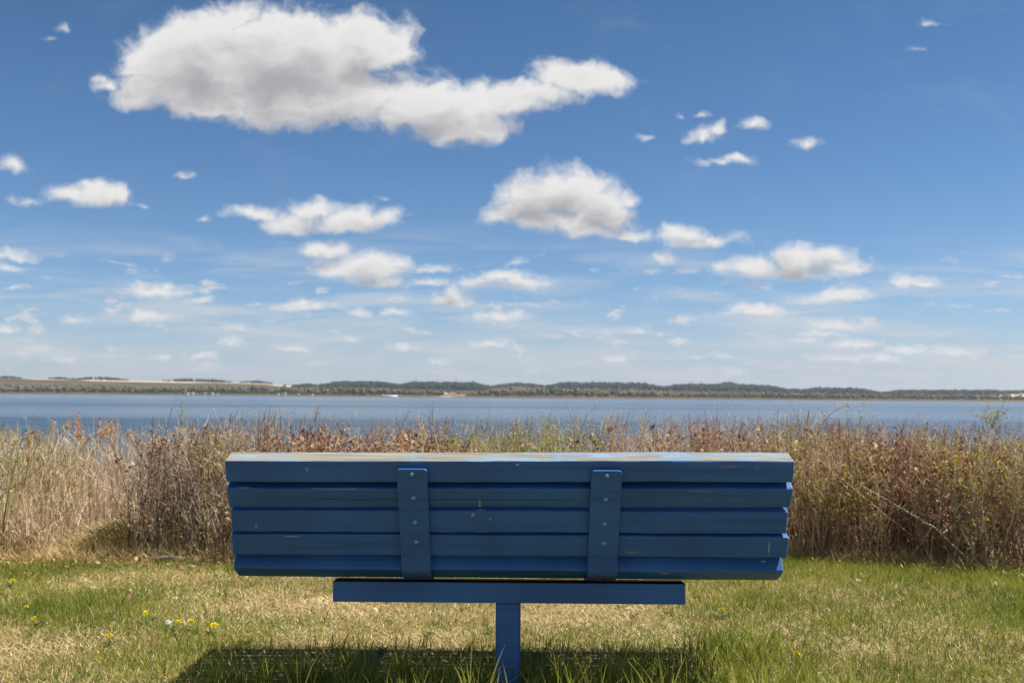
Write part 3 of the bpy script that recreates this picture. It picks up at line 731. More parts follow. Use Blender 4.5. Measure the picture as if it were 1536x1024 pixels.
def shrub(label, x0, x1, depth, n, bark, top, spread=.10, twigs=7, leaf=None, thick=(.0024, .0058), tall=.06, low=.0, bias=0.0):
    """many-stemmed shrub: upright stems from a common stool, forking twigs, leaves or buds near the tips.
    top = height of the crown above the lawn"""
    cx = (x0 + x1) / 2; cy = float(edge_y(cx)) + depth / 2
    o = tag(empty('shrub', (cx, cy, 0)), label, 'shrub', 'shrubs of the lakeside thicket')
    n = int(n * 1.05)
    bx = rng.uniform(x0, x1, n); by = edge_y(bx) + .02 + rng.beta(.9, 1.2, n) * depth
    clump = fbm(bx * 1.4, by, .26, 51, 2)
    k = rng.random(n) < sstep(.30, .58, clump) * .88 + .12
    bx, by = bx[k], by[k]; n = len(bx)
    bz = gz(bx, by) - .02
    hh = top * (.93 + .20 * fbm(bx + 4, by, .45, 41, 2)) * (.62 + .42 * rng.beta(2.4, 1.0, n))
    hh[rng.random(n) < tall] *= 1.08
    near = sstep(.22, .0, by - edge_y(bx)); hh = hh * (1 - .45 * near * rng.random(n))
    wild = 1 + 2.0 * (rng.random(n) < .15); hh = np.where(wild > 1, hh * .88, hh)
    tx = bx + rng.normal(size=n) * spread * wild; ty = by + rng.normal(size=n) * spread * .9 - .03
    ty = np.maximum(ty, edge_y(tx) - .12)
    P = stem_paths(np.stack([bx, by, bz], -1), np.stack([tx, ty, hh], -1), 7, .035)
    R = (rng.uniform(*thick, n)[:, None]) * np.linspace(1, .28, 7)[None]
    C = np.array([cx, cy, 0])
    bag = Bag(); lf = Bag()
    sv = np.clip(rng.normal(.51 + bias, .31, n) + (fbm(bx, by, .3, 61, 2) - .5) * .6, 0, 1)
    V, Q = tubes(P - C, R, 4); bag.add(V, Q, var=np.repeat(sv, 28))
    tips = []
    for rep in range(twigs + 4):
        s = rng.uniform(.18 + low, .97, n) * 6; i = np.minimum(s.astype(int), 5); f = (s - i)[:, None]
        A = P[np.arange(n), i] * (1 - f) + P[np.arange(n), i + 1] * f
        az = rng.random(n) * 6.283; el = rng.uniform(.25, 1.25, n); L = rng.uniform(.05, .20, n) * (1.1 - s / 6 * .5)
        B = A + np.stack([np.cos(az) * np.cos(el), np.sin(az) * np.cos(el), np.sin(el)], -1) * L[:, None]
        T = stem_paths(A, B, 4, .012)
        r = rng.uniform(.0008, .0017, n)[:, None] * np.linspace(1, .5, 4)[None]
        V, Q = tubes(T - C, r, 3); bag.add(V, Q, var=np.repeat(np.clip(sv + .1 + rng.normal(size=n) * .12, 0, 1), 12))
        tips.append(T)
    bag.build('stems', SHRUB_MATS[bark], o)
    T0 = np.concatenate(tips)
    for kind, per, size, frac, hlo in ([leaf, ('crisp', 4, .027, .27, .0)] if leaf[0] == 'bud' else [leaf]):
        lf = Bag(); T = T0; T = T[(rng.random(len(T)) < frac)]
        patch = fbm(T[:, 2, 0] + 30, T[:, 2, 2] * 1.3 + T[:, 2, 1], .2, 71, 2)
        T = T[(rng.random(len(T)) < sstep(.30, .58, patch)) & (T[:, 2, 2] > hlo * top) & (rng.random(len(T)) < sstep(1.02, .84, T[:, 2, 2] / top))]
        pts = np.concatenate([T[:, j] * (1 - q) + T[:, j + 1] * q for j, q in ((1, .3), (2, .1), (2, .6), (2, 1.0))][:per]) + rng.normal(size=(len(T) * min(per, 4), 3)) * .006
        V, F = cards(pts - C, rng.uniform(.55, 1.35, len(pts)) * size, .55, up=.25)
        lf.add(V, F, var=np.repeat(np.clip(rng.normal(.54, .33, len(pts)), 0, 1), 4))
        lf.build('leaves' if kind == 'bud' else 'withered_leaves', M_BUD if kind == 'bud' else M_CRISP, o)
    return o

CR = lambda fr=.8, h=.2: ('crisp', 4, .032, fr, h)
BD = lambda fr=.5, h=.25: ('bud', 3, .024, fr, h)
shrub('olive budding shrub at the far left edge, taller than the pale reeds', -4.3, -3.02, 1.3, 420, 'olive', .80, .14, 7, BD(.3, .4), bias=.14)
shrub('dark grey-brown bare shrub between the pale reeds and the bench', -2.36, -1.98, 1.3, 300, 'grey', .80, .10, 8, CR(.35, .0), bias=-.10)
shrub('straw-grey twiggy shrub touching the left end of the bench back', -1.98, -1.60, 1.3, 290, 'grey', .81, .11, 8, BD(.4, .2), bias=.06)
shrub('rusty shrub full of withered leaves behind the left end of the bench', -1.60, -1.02, 1.3, 330, 'red', .77, .12, 8, CR(1.0))
shrub('darkest reddish shrub of withered leaves behind the left strap of the bench', -1.02, -.42, 1.3, 330, 'red', .78, .12, 8, CR(1.0), bias=-.05)
shrub('thin pale shrub with gaps behind the bench, right of its left strap', -.42, .02, 1.3, 190, 'olive', .76, .13, 7, BD(.5, .3), tall=.12)
shrub('yellow-green budding shrub behind the middle of the bench', .02, .55, 1.3, 290, 'olive', .80, .12, 8, BD(.7, .4), bias=.04)
shrub('pinkish bare shrub behind the right strap of the bench', .55, 1.12, 1.3, 340, 'pink', .81, .10, 7, CR(.55, .0), bias=.04)
shrub('pinkish-red dense bare shrub behind the right end of the bench', 1.12, 1.72, 1.3, 380, 'pink', .80, .10, 8, CR(.6, .0))
shrub('reddish shrub with yellow-green buds just right of the bench', 1.72, 2.24, 1.3, 430, 'red', .80, .12, 9, BD(.8, .3), tall=.10)
shrub('dark reddish shrub with a pale gap in it, middle of the right thicket', 2.24, 2.66, 1.3, 330, 'red', .79, .13, 9, CR(.5, .0), tall=.10, bias=.02)
shrub('tangled brown shrub with sprinkled buds, between the dark shrub and the frame edge', 2.66, 3.14, 1.3, 400, 'red', .79, .13, 9, BD(.6, .2), tall=.10, bias=.02)
shrub('leafier yellow-green shrub at the right edge', 3.14, 4.3, 1.3, 700, 'red', .77, .14, 8, BD(.8, .3), tall=.10)

def single_twig(label, pts, r0, bark, leaves=None, tw=10, fork=.16):
    pts = np.array(pts, float); K = 24
    s = np.linspace(0, 1, len(pts)); q = np.linspace(0, 1, K)
    P = np.stack([np.interp(q, s, pts[:, i]) for i in range(3)], -1)
    for _ in range(3): P[1:-1] = (P[:-2] + P[1:-1] * 2 + P[2:]) / 4
    C = P[0].copy()
    o = tag(empty('sapling', tuple(C)), label, 'sapling')
    bag = Bag(); V, Q = tubes((P - C)[None], np.linspace(r0, r0 * .3, K)[None], 5); bag.add(V, Q, var=np.full(len(V), .35))
    n = tw; i = rng.integers(K // 3, K - 1, n)
    A = P[i]; az = rng.random(n) * 6.283; el = rng.uniform(.3, 1.3, n); L = rng.uniform(.3, 1, n) * fork
    B = A + np.stack([np.cos(az) * np.cos(el), np.sin(az) * np.cos(el), np.sin(el)], -1) * L[:, None]
    T = stem_paths(A, B, 4, .01); V, Q = tubes(T - C, np.full((n, 1), r0 * .35) * np.linspace(1, .5, 4)[None], 3); bag.add(V, Q, var=np.full(len(V), .4))
    bag.build('stems', SHRUB_MATS[bark], o)
    if leaves:
        T2 = np.concatenate([T[:, 1], T[:, 2], T[:, 3], P[rng.integers(K * 2 // 3, K, leaves)]])
        T2 = T2 + rng.normal(size=T2.shape) * .008
        V, F = cards(T2 - C, rng.uniform(.7, 1.3, len(T2)) * .022, .5, up=.2)
        lf = Bag(); lf.add(V, F, var=np.repeat(rng.random(len(T2)), 4)); lf.build('leaves', M_BUD, o)
    return o
single_twig('bare twig arching up to the right against the lake', [(1.98, 6.6, -.05), (1.97, 6.6, .5), (2.02, 6.6, .78), (2.10, 6.6, .90), (2.21, 6.6, .955), (2.235, 6.6, .96)], .0032, 'red', 8, tw=5, fork=.05)
single_twig('tall leafy shoot standing up beside the arching twig', [(2.30, 6.7, -.05), (2.32, 6.7, .5), (2.345, 6.7, .75), (2.335, 6.7, .93)], .0034, 'olive', 16, tw=12, fork=.09)
single_twig('forked dark shoot rising from the thicket at the right', [(2.62, 6.6, -.05), (2.68, 6.6, .5), (2.72, 6.6, .75), (2.76, 6.6, .86)], .003, 'grey', 6, tw=14, fork=.13)
single_twig('fine leafy branch reaching over the lake at the far right', [(3.05, 6.7, -.05), (3.12, 6.7, .55), (3.22, 6.7, .82), (3.28, 6.7, .92)], .0036, 'olive', 22, tw=26, fork=.2)
single_twig('leaning bare branch at the right edge above the thicket', [(3.40, 6.8, -.05), (3.36, 6.8, .5), (3.30, 6.8, .8), (3.22, 6.8, .88)], .0036, 'olive', 24, tw=26, fork=.2)
single_twig('pale bare stem beside the left end of the bench', [(-1.80, 6.02, -.02), (-1.82, 6.02, .25), (-1.845, 6.02, .45), (-1.86, 6.03, .74)], .0062, 'olive', None, tw=6, fork=.14)
single_twig('brown seed spike standing highest behind the left part of the bench', [(-1.28, 6.5, -.05), (-1.29, 6.5, .5), (-1.275, 6.5, .80), (-1.265, 6.5, .92)], .0046, 'red', None, tw=40, fork=.035)
single_twig('leaning dark twig behind the left strap, tip over the water', [(-.86, 6.5, -.05), (-.80, 6.5, .5), (-.73, 6.5, .76), (-.665, 6.5, .90)], .0034, 'grey', None, tw=16, fork=.045)
single_twig('lone green-tipped shoot over the lake left of the bench', [(-2.20, 6.7, -.05), (-2.22, 6.7, .5), (-2.215, 6.7, .8), (-2.21, 6.7, .925)], .0024, 'olive', 14, tw=3, fork=.03)
single_twig('thin straight rod behind the middle of the bench', [(.36, 6.6, -.05), (.39, 6.6, .5), (.42, 6.6, .75), (.46, 6.6, .86)], .003, 'grey', None, tw=6, fork=.06)

def reeds():
    bag = Bag()
    # standing stalks and blades
    n = 5200
    x = rng.uniform(-6.5, -1.7, n); y = edge_y(x) + .35 + rng.beta(1.0, 1.1, n) * 4.6
    k = (rng.random(n) < .3 + .9 * fbm(x, y, .5, 81, 2)) & ~((x > -2.85) & (y < 6.85)); x, y = x[k], y[k]; n = len(x)
    z = gz(x, y); topz = rng.uniform(.22, .61, n) + .06 * np.clip(y - 7, 0, 3) * rng.random(n)
    V, F, M = blades(np.stack([x, y, z], -1), rng.random(n) * 6.283, np.abs(rng.normal(.06, .10, n)), topz - z, rng.uniform(.004, .009, n), rng.uniform(0, .55, n), K=6)
    bag.add(V, F, var=np.repeat(np.clip(rng.normal(.58, .2, n), 0, 1), M))
    # broken and lodged straw filling the stand
    n = 26000
    x = rng.uniform(-6, -2.0, n); y = edge_y(x) + .1 + rng.beta(.8, 1.8, n) * 2.6
    k = ~((x > -2.80) & (y < 6.75)); x, y = x[k], y[k]; n = len(x)
    z = gz(x, y) + rng.beta(1, 1.15, n) * (.62 - gz(x, y)) * sstep(-.1, .9, y - edge_y(x) + .12)
    V, F, M = blades(np.stack([x, y, z], -1), rng.random(n) * 6.283, rng.normal(.25, .7, n), rng.uniform(.06, .26, n), rng.uniform(.0025, .006, n), rng.normal(0, .9, n), K=4)
    bag.add(V, F, var=np.repeat(np.clip(rng.normal(.50, .23, n) + (fbm(x, z, .2, 83, 2) - .5) * .6, 0, 1), M))
    tag(bag.build('reed_bed', M_REED), 'pale straw-coloured dead reeds filling the shore at left', 'reeds', kind='stuff')
    # thin reeds standing in the water behind the shrubs
    bag = Bag(); n = 2600
    x = rng.uniform(-1.9, 4.5, n); y = rng.uniform(7.4, 9.6, n); z = gz(x, y)
    V, F, M = blades(np.stack([x, y, z], -1), rng.random(n) * 6.283, np.abs(rng.normal(.05, .08, n)), rng.uniform(.35, .80, n) - z, rng.uniform(.003, .006, n), rng.uniform(0, .3, n), K=5)
    bag.add(V, F, var=np.repeat(np.clip(rng.normal(.45, .2, n), 0, 1), M))
    tag(bag.build('shore_grass', M_REED), 'thin dead grass standing behind the shrubs along the water', 'dry grass', kind='stuff')
reeds()

def plume_reed(x, y, h, first=[None]):
    z = float(gz(x, y))
    o = tag(empty('plumed_reed', (x, y, z)), 'pale reed with a tan seed plume over the lake at left', 'reed', 'reeds with tan plumes')
    b = Bag(); H = h - z; lean = rng.normal(size=2) * .05
    P = np.array([[[0, 0, 0], [lean[0] * .3, lean[1] * .3, H * .5], [lean[0], lean[1], H]]]); V, Q = tubes(P, np.array([[.004, .0035, .002]]), 4); b.add(V, Q, var=np.full(len(V), .7)); b.build('stalk', M_REED, o)
    n = 90; s = rng.beta(1.3, 1.6, n); L = .15
    c = np.array([lean[0], lean[1], H]) + np.stack([rng.normal(size=n) * .014, rng.normal(size=n) * .014, (s - .75) * L], -1)
    V, F = cards(c, rng.uniform(.012, .032, n), .55, up=.45)
    b = Bag(); b.add(V, F, var=np.repeat(np.clip(rng.normal(.55, .25, n), 0, 1), 4)); b.build('plume', M_PLUME, o)
for px, dh in ((10, .68), (30, .66), (52, .62), (72, .61), (88, .70), (97, .75), (106, .78), (124, .70), (130, .72), (136, .74), (145, .70), (152, .69), (158, .76), (165, .74), (172, .71), (178, .75), (64, .60), (42, .61), (112, .65), (184, .68), (198, .66), (208, .64)):
    y = rng.uniform(8.2, 9.2); plume_reed((px - 768) / 1493 * y, y, dh + rng.normal() * .012)

def mound():
    """hummock of matted dry grass at the foot of the reeds"""
    b = Bag(); n = 4200; th = rng.random(n) * 6.283; r = np.sqrt(rng.random(n))
    x = -2.42 + np.cos(th) * r * .40; y = 6.40 + np.sin(th) * r * .30
    h = .17 * (1 - r ** 2) * (.8 + .4 * fbm(x, y, .15, 91, 2)); z = gz(x, y) + h
    V, F, M = blades(np.stack([x, y, z - .03], -1) - [-2.42, 6.42, 0], np.where(rng.random(n) < .25, th, rng.random(n) * 6.283), rng.uniform(.4, 1.1, n), rng.uniform(.06, .17, n), rng.uniform(.004, .008, n), rng.uniform(.5, 1.6, n), K=4)
    b.add(V, F, var=np.repeat(np.clip(rng.normal(.45, .2, n), 0, 1), M))
    m = leafy('mound_grass', [(0, (0.210, 0.139, 0.056)), (.4, (0.496, 0.370, 0.151)), (.75, (0.722, 0.611, 0.301)), (1, (0.722, 0.807, 0.510))], transl=.25)
    o = b.build('grass_tussock', m); o.location = (-2.42, 6.42, 0)
    tag(o, 'low tussock of matted yellowish dry grass in front of the reeds', 'tussock')
mound()

def litter():
    n = 9000; x = rng.uniform(-4.2, 4.2, n); y = edge_y(x) + rng.normal(.06, .16, n)
    k = rng.random(n) < .2 + sstep(.3, .7, fbm(x, y, .4, 95, 2)) * .8 + .3 * (x < -1.5); x, y = x[k], y[k]; n = len(x)
    xl, yl = rng.uniform(-2.8, 2.8, 240), rng.uniform(3.3, 5.9, 240)          # a few blown onto the lawn
    x, y = np.concatenate([x, xl]), np.concatenate([y, yl]); n = len(x)
    V, F = cards(np.stack([x, y, gz(x, y) + .006 + rng.random(n) * .02], -1), rng.uniform(.014, .045, n), .6)
    b = Bag(); b.add(V, F, var=np.repeat(np.clip(rng.normal(.72, .22, n), .25, 1), 4))
    tag(b.build('leaf_litter', M_CRISP), 'brown fallen leaves along the foot of the thicket and on the lawn', 'leaf litter', kind='stuff')
    n = 15000; x = rng.uniform(-4.2, 4.2, n); y = edge_y(x) + rng.normal(.10, .11, n)
    V, F, M = blades(np.stack([x, y, gz(x, y) + .004 + rng.random(n) * .03], -1), rng.random(n) * 6.283, rng.uniform(.5, 1.6, n), rng.uniform(.05, .16, n), rng.uniform(.002, .004, n), rng.normal(0, .7, n), K=4)
    b = Bag(); b.add(V, F, var=np.repeat(np.clip(rng.normal(.5, .25, n), 0, 1), M))
    tag(b.build('fallen_straw', M_STRAW), 'tangled fallen straw along the edge of the lawn', 'straw', kind='stuff')
litter()

def stick():
    P = np.array([[[-2.115, 5.945, .028], [-2.03, 5.94, .034], [-1.95, 5.95, .030], [-1.915, 5.945, .027]]]); c = P[0, 0].copy()
    V, Q = tubes(P - c, np.array([[.006, .011, .010, .007]]), 8)
    b = Bag(); b.add(V, Q); o = b.build('stick', plain('bleached_wood', (.42, .37, .33), .8), smooth=True); o.location = tuple(c)
    tag(o, 'pale bleached stick lying in the leaf litter below the dark shrub', 'stick')
stick()

# ------------------------------------------------------------------ lake
def lake():
    m, t, b = material('lake_water')
    P = t.new('ShaderNodeNewGeometry').outputs['Position']
    b.inputs['Base Color'].default_value = (.034, .070, .112, 1); b.inputs['IOR'].default_value = 1.33
    pass
    w1 = t.noise(t.mapping(P, (.9, 1.6, 1)), 1.0, 5, .6, dist=.3)
    w2 = t.noise(t.mapping(P, (.10, .22, 1)), 1.0, 4, .6)
    slick = t.noise(t.mapping(P, (.0016, .012, 1)), 1.0, 6, .68)
    spy = t.new('ShaderNodeSeparateXYZ'); t.l.new(P, spy.inputs[0])
    k = t.math('MULTIPLY', t.step(slick, .40, .60, .15, 1.0), t.step(t.math('ADD', spy.outputs[1], t.math('MULTIPLY', slick, 700)), 120, 800, 1.0, .22))
    t.put(b.inputs['Roughness'], t.step(k, .1, 1.0, .13, .42))
    h = t.math('MULTIPLY', t.math('ADD', w1, t.math('MULTIPLY', w2, 3.0)), k)
    t.put(b.inputs['Normal'], t.bump(h, 1.0, 1.1))
    xs = np.array([-6000, -1500, 0, 1500, 6000.]); ys = np.array([9, 40, 200, 1400.])
    X, Y = np.meshgrid(xs, ys, indexing='ij'); V = np.stack([X, Y, X * 0 + WATER], -1).reshape(-1, 3)
    i, j = np.meshgrid(np.arange(4), np.arange(3), indexing='ij'); Q = np.stack([i * 4 + j, (i + 1) * 4 + j, (i + 1) * 4 + j + 1, i * 4 + j + 1], -1).reshape(-1, 4)
    tag(link('lake_water', mesh_np('lake_water', V, Q), m), 'blue lightly rippled lake', 'lake', kind='structure')
lake()

# ------------------------------------------------------------------ far shore
def hill_top(X):
    return np.interp(X, [-6000, -1700, -1029, -760, -493, -440, -250, -44, 10, 70, 300, 470, 580, 720, 900, 1029, 1700, 6000],
                        [24, 26, 28.5, 26, 23, 17.5, 18, 18, 24, 20, 19, 19, 14, 11.5, 13, 15.5, 16, 14])
def shore_y(x): return 1215 + (fbm(x + 3000, x * 0, 420, 101, 3) - .5) * 70
def far_z(x, y):
    t = y - shore_y(x)
    s = hill_top(x * 2000 / np.maximum(y, 1200))
    z = WATER + np.where(t < 0, t * .06, 0) + 2.2 * sstep(0, 14, t) + 3.5 * sstep(40, 200, t)
    z = z + (s - 5.0) * sstep(120, 820, t) + (fbm(x + 900, y, 260, 103, 3) - .5) * 3.0 * sstep(60, 300, t)
    return z - 6 * sstep(1000, 2000, t)
def far_land():
    xs = np.concatenate([np.linspace(-6000, -1800, 15)[:-1], np.linspace(-1800, 1800, 241), np.linspace(1800, 6000, 15)[1:]])
    ys = np.concatenate([np.linspace(1130, 1300, 30), np.linspace(1310, 2300, 80), np.linspace(2350, 6000, 16)])
    X, Y = np.meshgrid(xs, ys, indexing='ij'); Z = far_z(X, Y); n, k = X.shape
    V = np.stack([X, Y, Z], -1).reshape(-1, 3)
    i, j = np.meshgrid(np.arange(n - 1), np.arange(k - 1), indexing='ij')
    Q = np.stack([i * k + j, (i + 1) * k + j, (i + 1) * k + j + 1, i * k + j + 1], -1).reshape(-1, 4)
    # stubble fields (pale straw) as drawn on the slope, elsewhere pasture
    A = X * 2000 / np.maximum(Y, 1200)
    f = np.zeros_like(X)
    for a0, a1, t0, t1 in ((-850, -640, 640, 800), (-640, -465, 690, 900), (-960, -900, 700, 800), (-1400, -1130, 640, 800), (560, 640, 330, 470), (985, 1400, 330, 760), (-470, -380, 620, 800), (-230, -130, 150, 230)):
        T = Y - shore_y(X)
        f = np.maximum(f, sstep(a0 - 14, a0, A) * sstep(a1 + 14, a1, A) * sstep(t0 - 20, t0, T) * sstep(t1 + 20, t1, T))
    m, t, b = material('far_fields')
    P = t.new('ShaderNodeNewGeometry').outputs['Position']
    nz = t.noise(t.mapping(P, (.004, .012, .004)), 1.0, 4, .6); n2 = t.noise(P, .05, 4, .6)
    c = t.ramp(nz, (.3, (.050, .046, .020)), (.5, (.095, .075, .038)), (.7, (.16, .115, .068)))
    c = t.mix(t.attr('stubble'), c, t.mix(n2, (.50, .37, .24), (.60, .47, .31)))
    spx = t.new('ShaderNodeSeparateXYZ'); t.l.new(P, spx.inputs[0])
    c = t.mix(t.step(spx.outputs[2], -.7, -.1, 1, 0), c, (.15, .115, .085))          # bare beach at the waterline
    t.put(b.inputs['Base Color'], c); b.inputs['Roughness'].default_value = 1; b.inputs['Specular IOR Level'].default_value = 0
    o = link('hills', mesh_np('hills', V, Q, {'stubble': f.ravel()}), m, smooth=True)
    tag(o, 'low hills with fields on the far side of the lake', 'hills', kind='structure')
far_land()

def ico(sub):
    bm = bmesh.new(); bmesh.ops.create_icosphere(bm, subdivisions=sub, radius=1)
    V = np.array([v.co for v in bm.verts]); F = np.array([[v.index for v in f.verts] for f in bm.faces]); bm.free(); return V, F
ICO1 = ico(1); ICO2 = ico(2)
def crowns(bag, x, y, h, w, var, conifer):
    """one ragged crown per tree: a few jittered lumps, or a notched cone"""
    z = far_z(x, y)
    for con in (False, True):
        k = conifer == con; n = k.sum()
        if not n: continue
        xs, ys, zs, hs, ws, vs_ = x[k], y[k], z[k], h[k], w[k], var[k]
        if con:
            for a, b_, s in ((.08, .62, 1.0), (.32, .82, .72), (.58, 1.0, .42)):
                m = 6; th = np.arange(m) / m * 6.283
                r = (ws * .5 * s)[:, None] * rng.uniform(.7, 1.25, (n, m))
                ring = np.stack([xs[:, None] + np.cos(th) * r, ys[:, None] + np.sin(th) * r, zs[:, None] + (hs * a)[:, None] * rng.uniform(.8, 1.2, (n, m))], -1)
                top = np.stack([xs, ys, zs + hs * b_], -1)[:, None]
                V = np.concatenate([ring, top], 1).reshape(-1, 3)
                F = np.array([[i, (i + 1) % m, m] for i in range(m)])
                F = (np.arange(n)[:, None, None] * (m + 1) + F[None]).reshape(-1, 3)
                bag.add(V, F, var=np.repeat(vs_, m + 1))
        else:
            for lump in range(3):
                V0, F0 = ICO1; m = len(V0)
                off = rng.normal(size=(n, 3)) * [.22, .22, .14]
                c = np.stack([xs + off[:, 0] * ws, ys + off[:, 1] * ws, zs + hs * (.58 + off[:, 2])], -1)
                j = rng.uniform(.55, 1.25, (n, m, 1)) * rng.uniform(.55, .9, (n, 1, 1))
                V = c[:, None] + V0[None] * j * np.stack([ws * .5, ws * .5, hs * .42], -1)[:, None]
                F = (np.arange(n)[:, None, None] * m + F0[None]).reshape(-1, 3)
                bag.add(V.reshape(-1, 3), F, var=np.repeat(np.clip(vs_ + rng.normal(size=n) * .06, 0, 1), m))
M_FARTREE = leafy('far_tree_foliage', [(0, (0.013, 0.025, 0.014)), (.25, (0.024, 0.041, 0.019)), (.45, (0.054, 0.064, 0.025)), (.7, (0.114, 0.101, 0.043)), (1, (0.196, 0.149, 0.077))], transl=0, rough=.95)

def shore_wood():
    bag = Bag(); n = 9500
    x = rng.uniform(-1500, 1500, n); t = rng.gamma(2.0, 26, n) + 9; y = shore_y(x) + t
    a = x * 2000 / y                                     # scaled to the ridge for easy reading
    pine = sstep(.5, .62, fbm(x + 5000, y, 90, 111, 2)) * np.interp(a, [-1100, -900, -620, -250, -60, 0, 300, 480, 800, 1100], [.6, .5, .7, .8, .4, .25, .12, .3, .3, .25])
    con = rng.random(n) < pine
    hmax = np.interp(a, [-1200, -1029, -700, -440, -150, -110, -85, -40, 70, 260, 300, 450, 500, 700, 1100], [8, 8, 8, 8.5, 7.5, 3, 3, 9, 9, 8, 6.5, 6.5, 7.5, 6, 5])
    h = hmax * rng.uniform(.55, 1.1, n) * (.8 + .4 * fbm(x, y, 60, 113, 2)); w = h * np.where(con, .34, .52) * rng.uniform(.8, 1.3, n)
    olive = np.interp(a, [-1100, -300, -40, 100, 300, 480, 700, 1100], [.70, .66, .66, .74, .90, .72, .72, .74])
    var = np.where(con, rng.uniform(.05, .35, n), np.clip(rng.normal(olive, .20, n), .2, 1))
    k = (rng.random(n) < .35 + .9 * fbm(x + 77, y, 80, 115, 2)) & ~((a > -135) & (a < -92)); bag_args = [q[k] for q in (x, y, h, w, var, con)]
    crowns(bag, *bag_args)
    n = 4200; x = rng.uniform(-1500, 1500, n); y = shore_y(x) + rng.uniform(90, 640, n); a = x * 2000 / y
    k = (rng.random(n) < sstep(.42, .62, fbm(x + 300, y, 130, 117, 2))) & ~((a < -455) & (y - shore_y(x) > 430)); x, y, a = x[k], y[k], a[k]; n = len(x)
    h = rng.uniform(2.5, 5.5, n); crowns(bag, x, y, h, h * rng.uniform(.5, .9, n), np.clip(rng.normal(.62, .16, n), .2, 1), rng.random(n) < .12)
    tag(bag.build('shore_wood', M_FARTREE), 'olive and brown trees lining the far shore of the lake', 'trees', kind='stuff')
shore_wood()

def ridge_wood():
    bag = Bag()
    def patch(a0, a1, t0, t1, n, hm, v, conf=.6):
        n = int(n * 1.7); a = rng.uniform(a0, a1, n); t = rng.uniform(t0, t1, n); y = 1215 + t; x = a * y / 2000
        edge = sstep(0, 40, a - a0) * sstep(0, 40, a1 - a)
        h = hm * rng.uniform(.90, 1.04, n) * (.55 + .45 * edge); w = h * rng.uniform(.34, .55, n)
        crowns(bag, x, y, h, w, np.clip(rng.normal(v - .13, .05, n), 0, 1), rng.random(n) < conf)
    patch(-385, -225, 470, 900, 1500, 11, .16); patch(-232, -44, 430, 900, 1700, 11, .14)
    patch(-440, -380, 560, 800, 300, 8, .25)
    patch(70, 300, 480, 900, 1900, 11, .14); patch(300, 560, 420, 900, 1900, 9.5, .20); patch(400, 470, 700, 850, 350, 14.5, .14)
    patch(575, 740, 420, 850, 1200, 10, .15); patch(740, 1000, 480, 850, 900, 8, .34, .3); patch(-60, 80, 560, 760, 300, 5, .45, .2); patch(-60, 90, 760, 830, 160, 6, .30, .3); patch(540, 600, 430, 800, 350, 7.5, .30, .4); patch(960, 1300, 500, 850, 700, 6.5, .40, .3)
    for a0, a1, n in ((-1040, -985, 60), (-930, -880, 50), (-880, -770, 90), (-700, -560, 110), (-610, -570, 40), (-545, -480, 60), (0, 45, 50), (-800, -786, 14), (840, 1000, 60), (1040, 1300, 120), (-1500, -1100, 200)):
        patch(a0, a1, 770, 840, n, 7, .28, .3)
    tag(bag.build('ridge_forest', M_FARTREE), 'dark evergreen forest along the ridge across the lake', 'forest', kind='stuff')
ridge_wood()

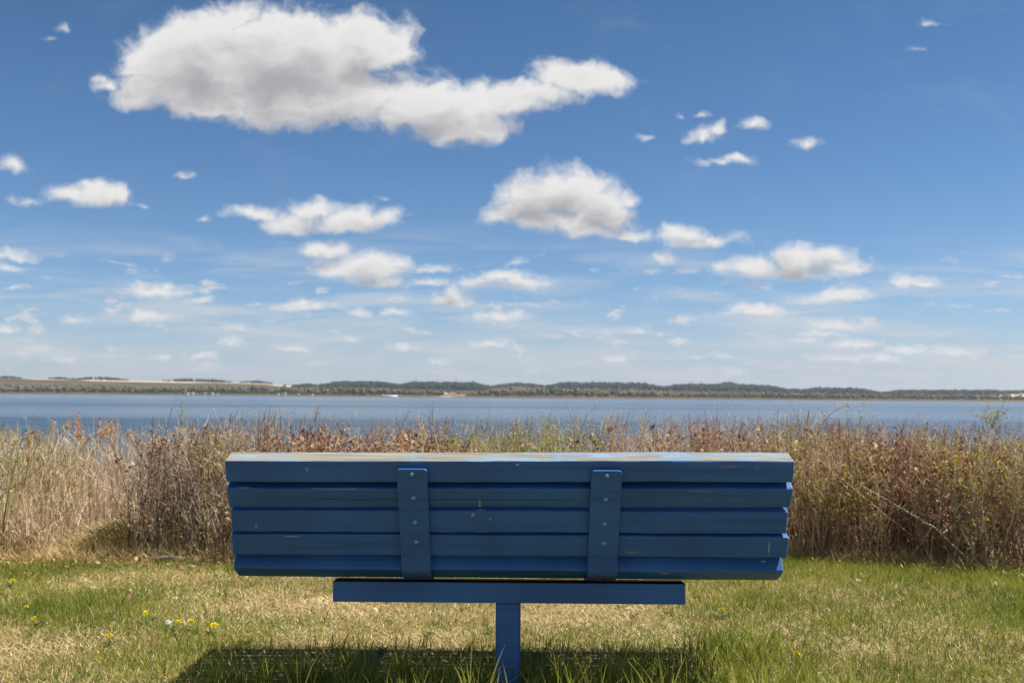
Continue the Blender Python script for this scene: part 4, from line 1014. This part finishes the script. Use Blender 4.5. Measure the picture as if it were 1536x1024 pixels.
# ------------------------------------------------------------------ cabins, sandy cut
M_WHITE = plain('white_boards', (.80, .79, .76)); M_ROOFD = plain('grey_roof', (.20, .19, .19))
def cabin(x, t, w, d, h, label, group=None, rot=0.0, roof=None):
    y = float(shore_y(x)) + t; z = float(far_z(np.array(x), np.array(y)))
    o = tag(empty('lake_cabin', (x, y, z)), label, 'cabin', group); o.rotation_euler = (0, 0, rot)
    def part(name, V, F, mat): link(name, mesh_np(name, np.array(V, float), [np.array(f) for f in F]), mat, o)
    a, b = w / 2, d / 2; r = h * 1.45
    part('wall', [(-a, -b, -1), (a, -b, -1), (a, b, -1), (-a, b, -1), (-a, -b, h), (a, -b, h), (a, b, h), (-a, b, h), (-a, 0, r), (a, 0, r)],
         [[[0, 1, 5, 4], [2, 3, 7, 6]], [[1, 2, 6], [1, 6, 5], [5, 6, 9], [3, 0, 4], [3, 4, 7], [7, 4, 8]]], M_WHITE)
    e = .35
    part('roof', [(-a - e, -b - e, h - .15), (a + e, -b - e, h - .15), (a + e, 0, r + .12), (-a - e, 0, r + .12), (a + e, b + e, h - .15), (-a - e, b + e, h - .15),
                  (-a - e, -b - e, h + .05), (a + e, -b - e, h + .05), (a + e, 0, r + .32), (-a - e, 0, r + .32), (a + e, b + e, h + .05), (-a - e, b + e, h + .05)],
         [[[6, 7, 8, 9], [9, 8, 10, 11], [0, 3, 2, 1], [3, 5, 4, 2], [0, 1, 7, 6], [4, 5, 11, 10], [1, 2, 8, 7], [2, 4, 10, 8], [3, 0, 6, 9], [5, 3, 9, 11]]], roof or M_ROOFD)
    part('door', [(-.5, -b - .04, -.2), (.5, -b - .04, -.2), (.5, -b - .04, 1.9), (-.5, -b - .04, 1.9), (-.5, -b + .1, -.2), (.5, -b + .1, -.2), (.5, -b + .1, 1.9), (-.5, -b + .1, 1.9)], [[[0, 1, 2, 3], [1, 5, 6, 2], [4, 0, 3, 7], [3, 2, 6, 7]]], M_ROOFD)
for px, w in ((284, 9), (291, 6), (309, 5), (321, 7), (329, 5), (418, 5), (428, 7), (449, 5), (470, 5)):
    cabin((px - 768) / 1493 * 1225, 7 + rng.random() * 4, w * .62, 3.5, 1.5 if w > 5 else 1.2, 'tiny white cabin among the trees at the far waterline', 'white cabins on the far shore', rng.uniform(-.2, .2))
cabin((587 - 768) / 1493 * 1222, 3, 18, 5, 1.1, 'long low white boathouse at the far waterline', roof=M_WHITE)
cabin((575 - 768) / 1493 * 1300, 75, 5, 5, 2.4, 'white cabin up among the trees above the long boathouse')

def sandy_cut():
    xs = [(-84, 3, 14), (-78, 20, 11), (-70, 45, 8), (-62, 80, 5)]
    V, F = [], []
    for i, (x, t, w) in enumerate(xs):
        for s in (-1, -.33, .33, 1):
            xx = x + s * w; yy = float(shore_y(x)) + t; V.append((xx, yy, float(far_z(np.array(xx), np.array(yy))) + .35 * (1 - abs(s)) + .12))
    for i in range(3):
        for j in range(3): F.append((i * 4 + j, i * 4 + j + 1, i * 4 + 5 + j, i * 4 + 4 + j))
    o = link('sandy_path', mesh_np('sandy_path', np.array(V), np.array(F)), plain('pale_sand', (.58, .49, .38), .95))
    tag(o, 'pale sandy path cut down to the far waterline', 'path', kind='structure')
sandy_cut()

# ------------------------------------------------------------------ air
def haze():
    m = bpy.data.materials.new('lake_air'); m.use_nodes = True; t = NT(m.node_tree)
    t.n.remove(t.n['Principled BSDF'])
    v = t.new('ShaderNodeVolumePrincipled')
    v.inputs['Color'].default_value = (.80, .88, 1.0, 1); v.inputs['Density'].default_value = .00011; v.inputs['Anisotropy'].default_value = .2
    t.l.new(v.outputs[0], t.n['Material Output'].inputs['Volume'])
    o = box('haze', -6400, 6400, -6400, 6400, -24, 60, m, None, bev=0)
    tag(o, 'thin bluish air over the lake', 'haze', kind='stuff')
haze()
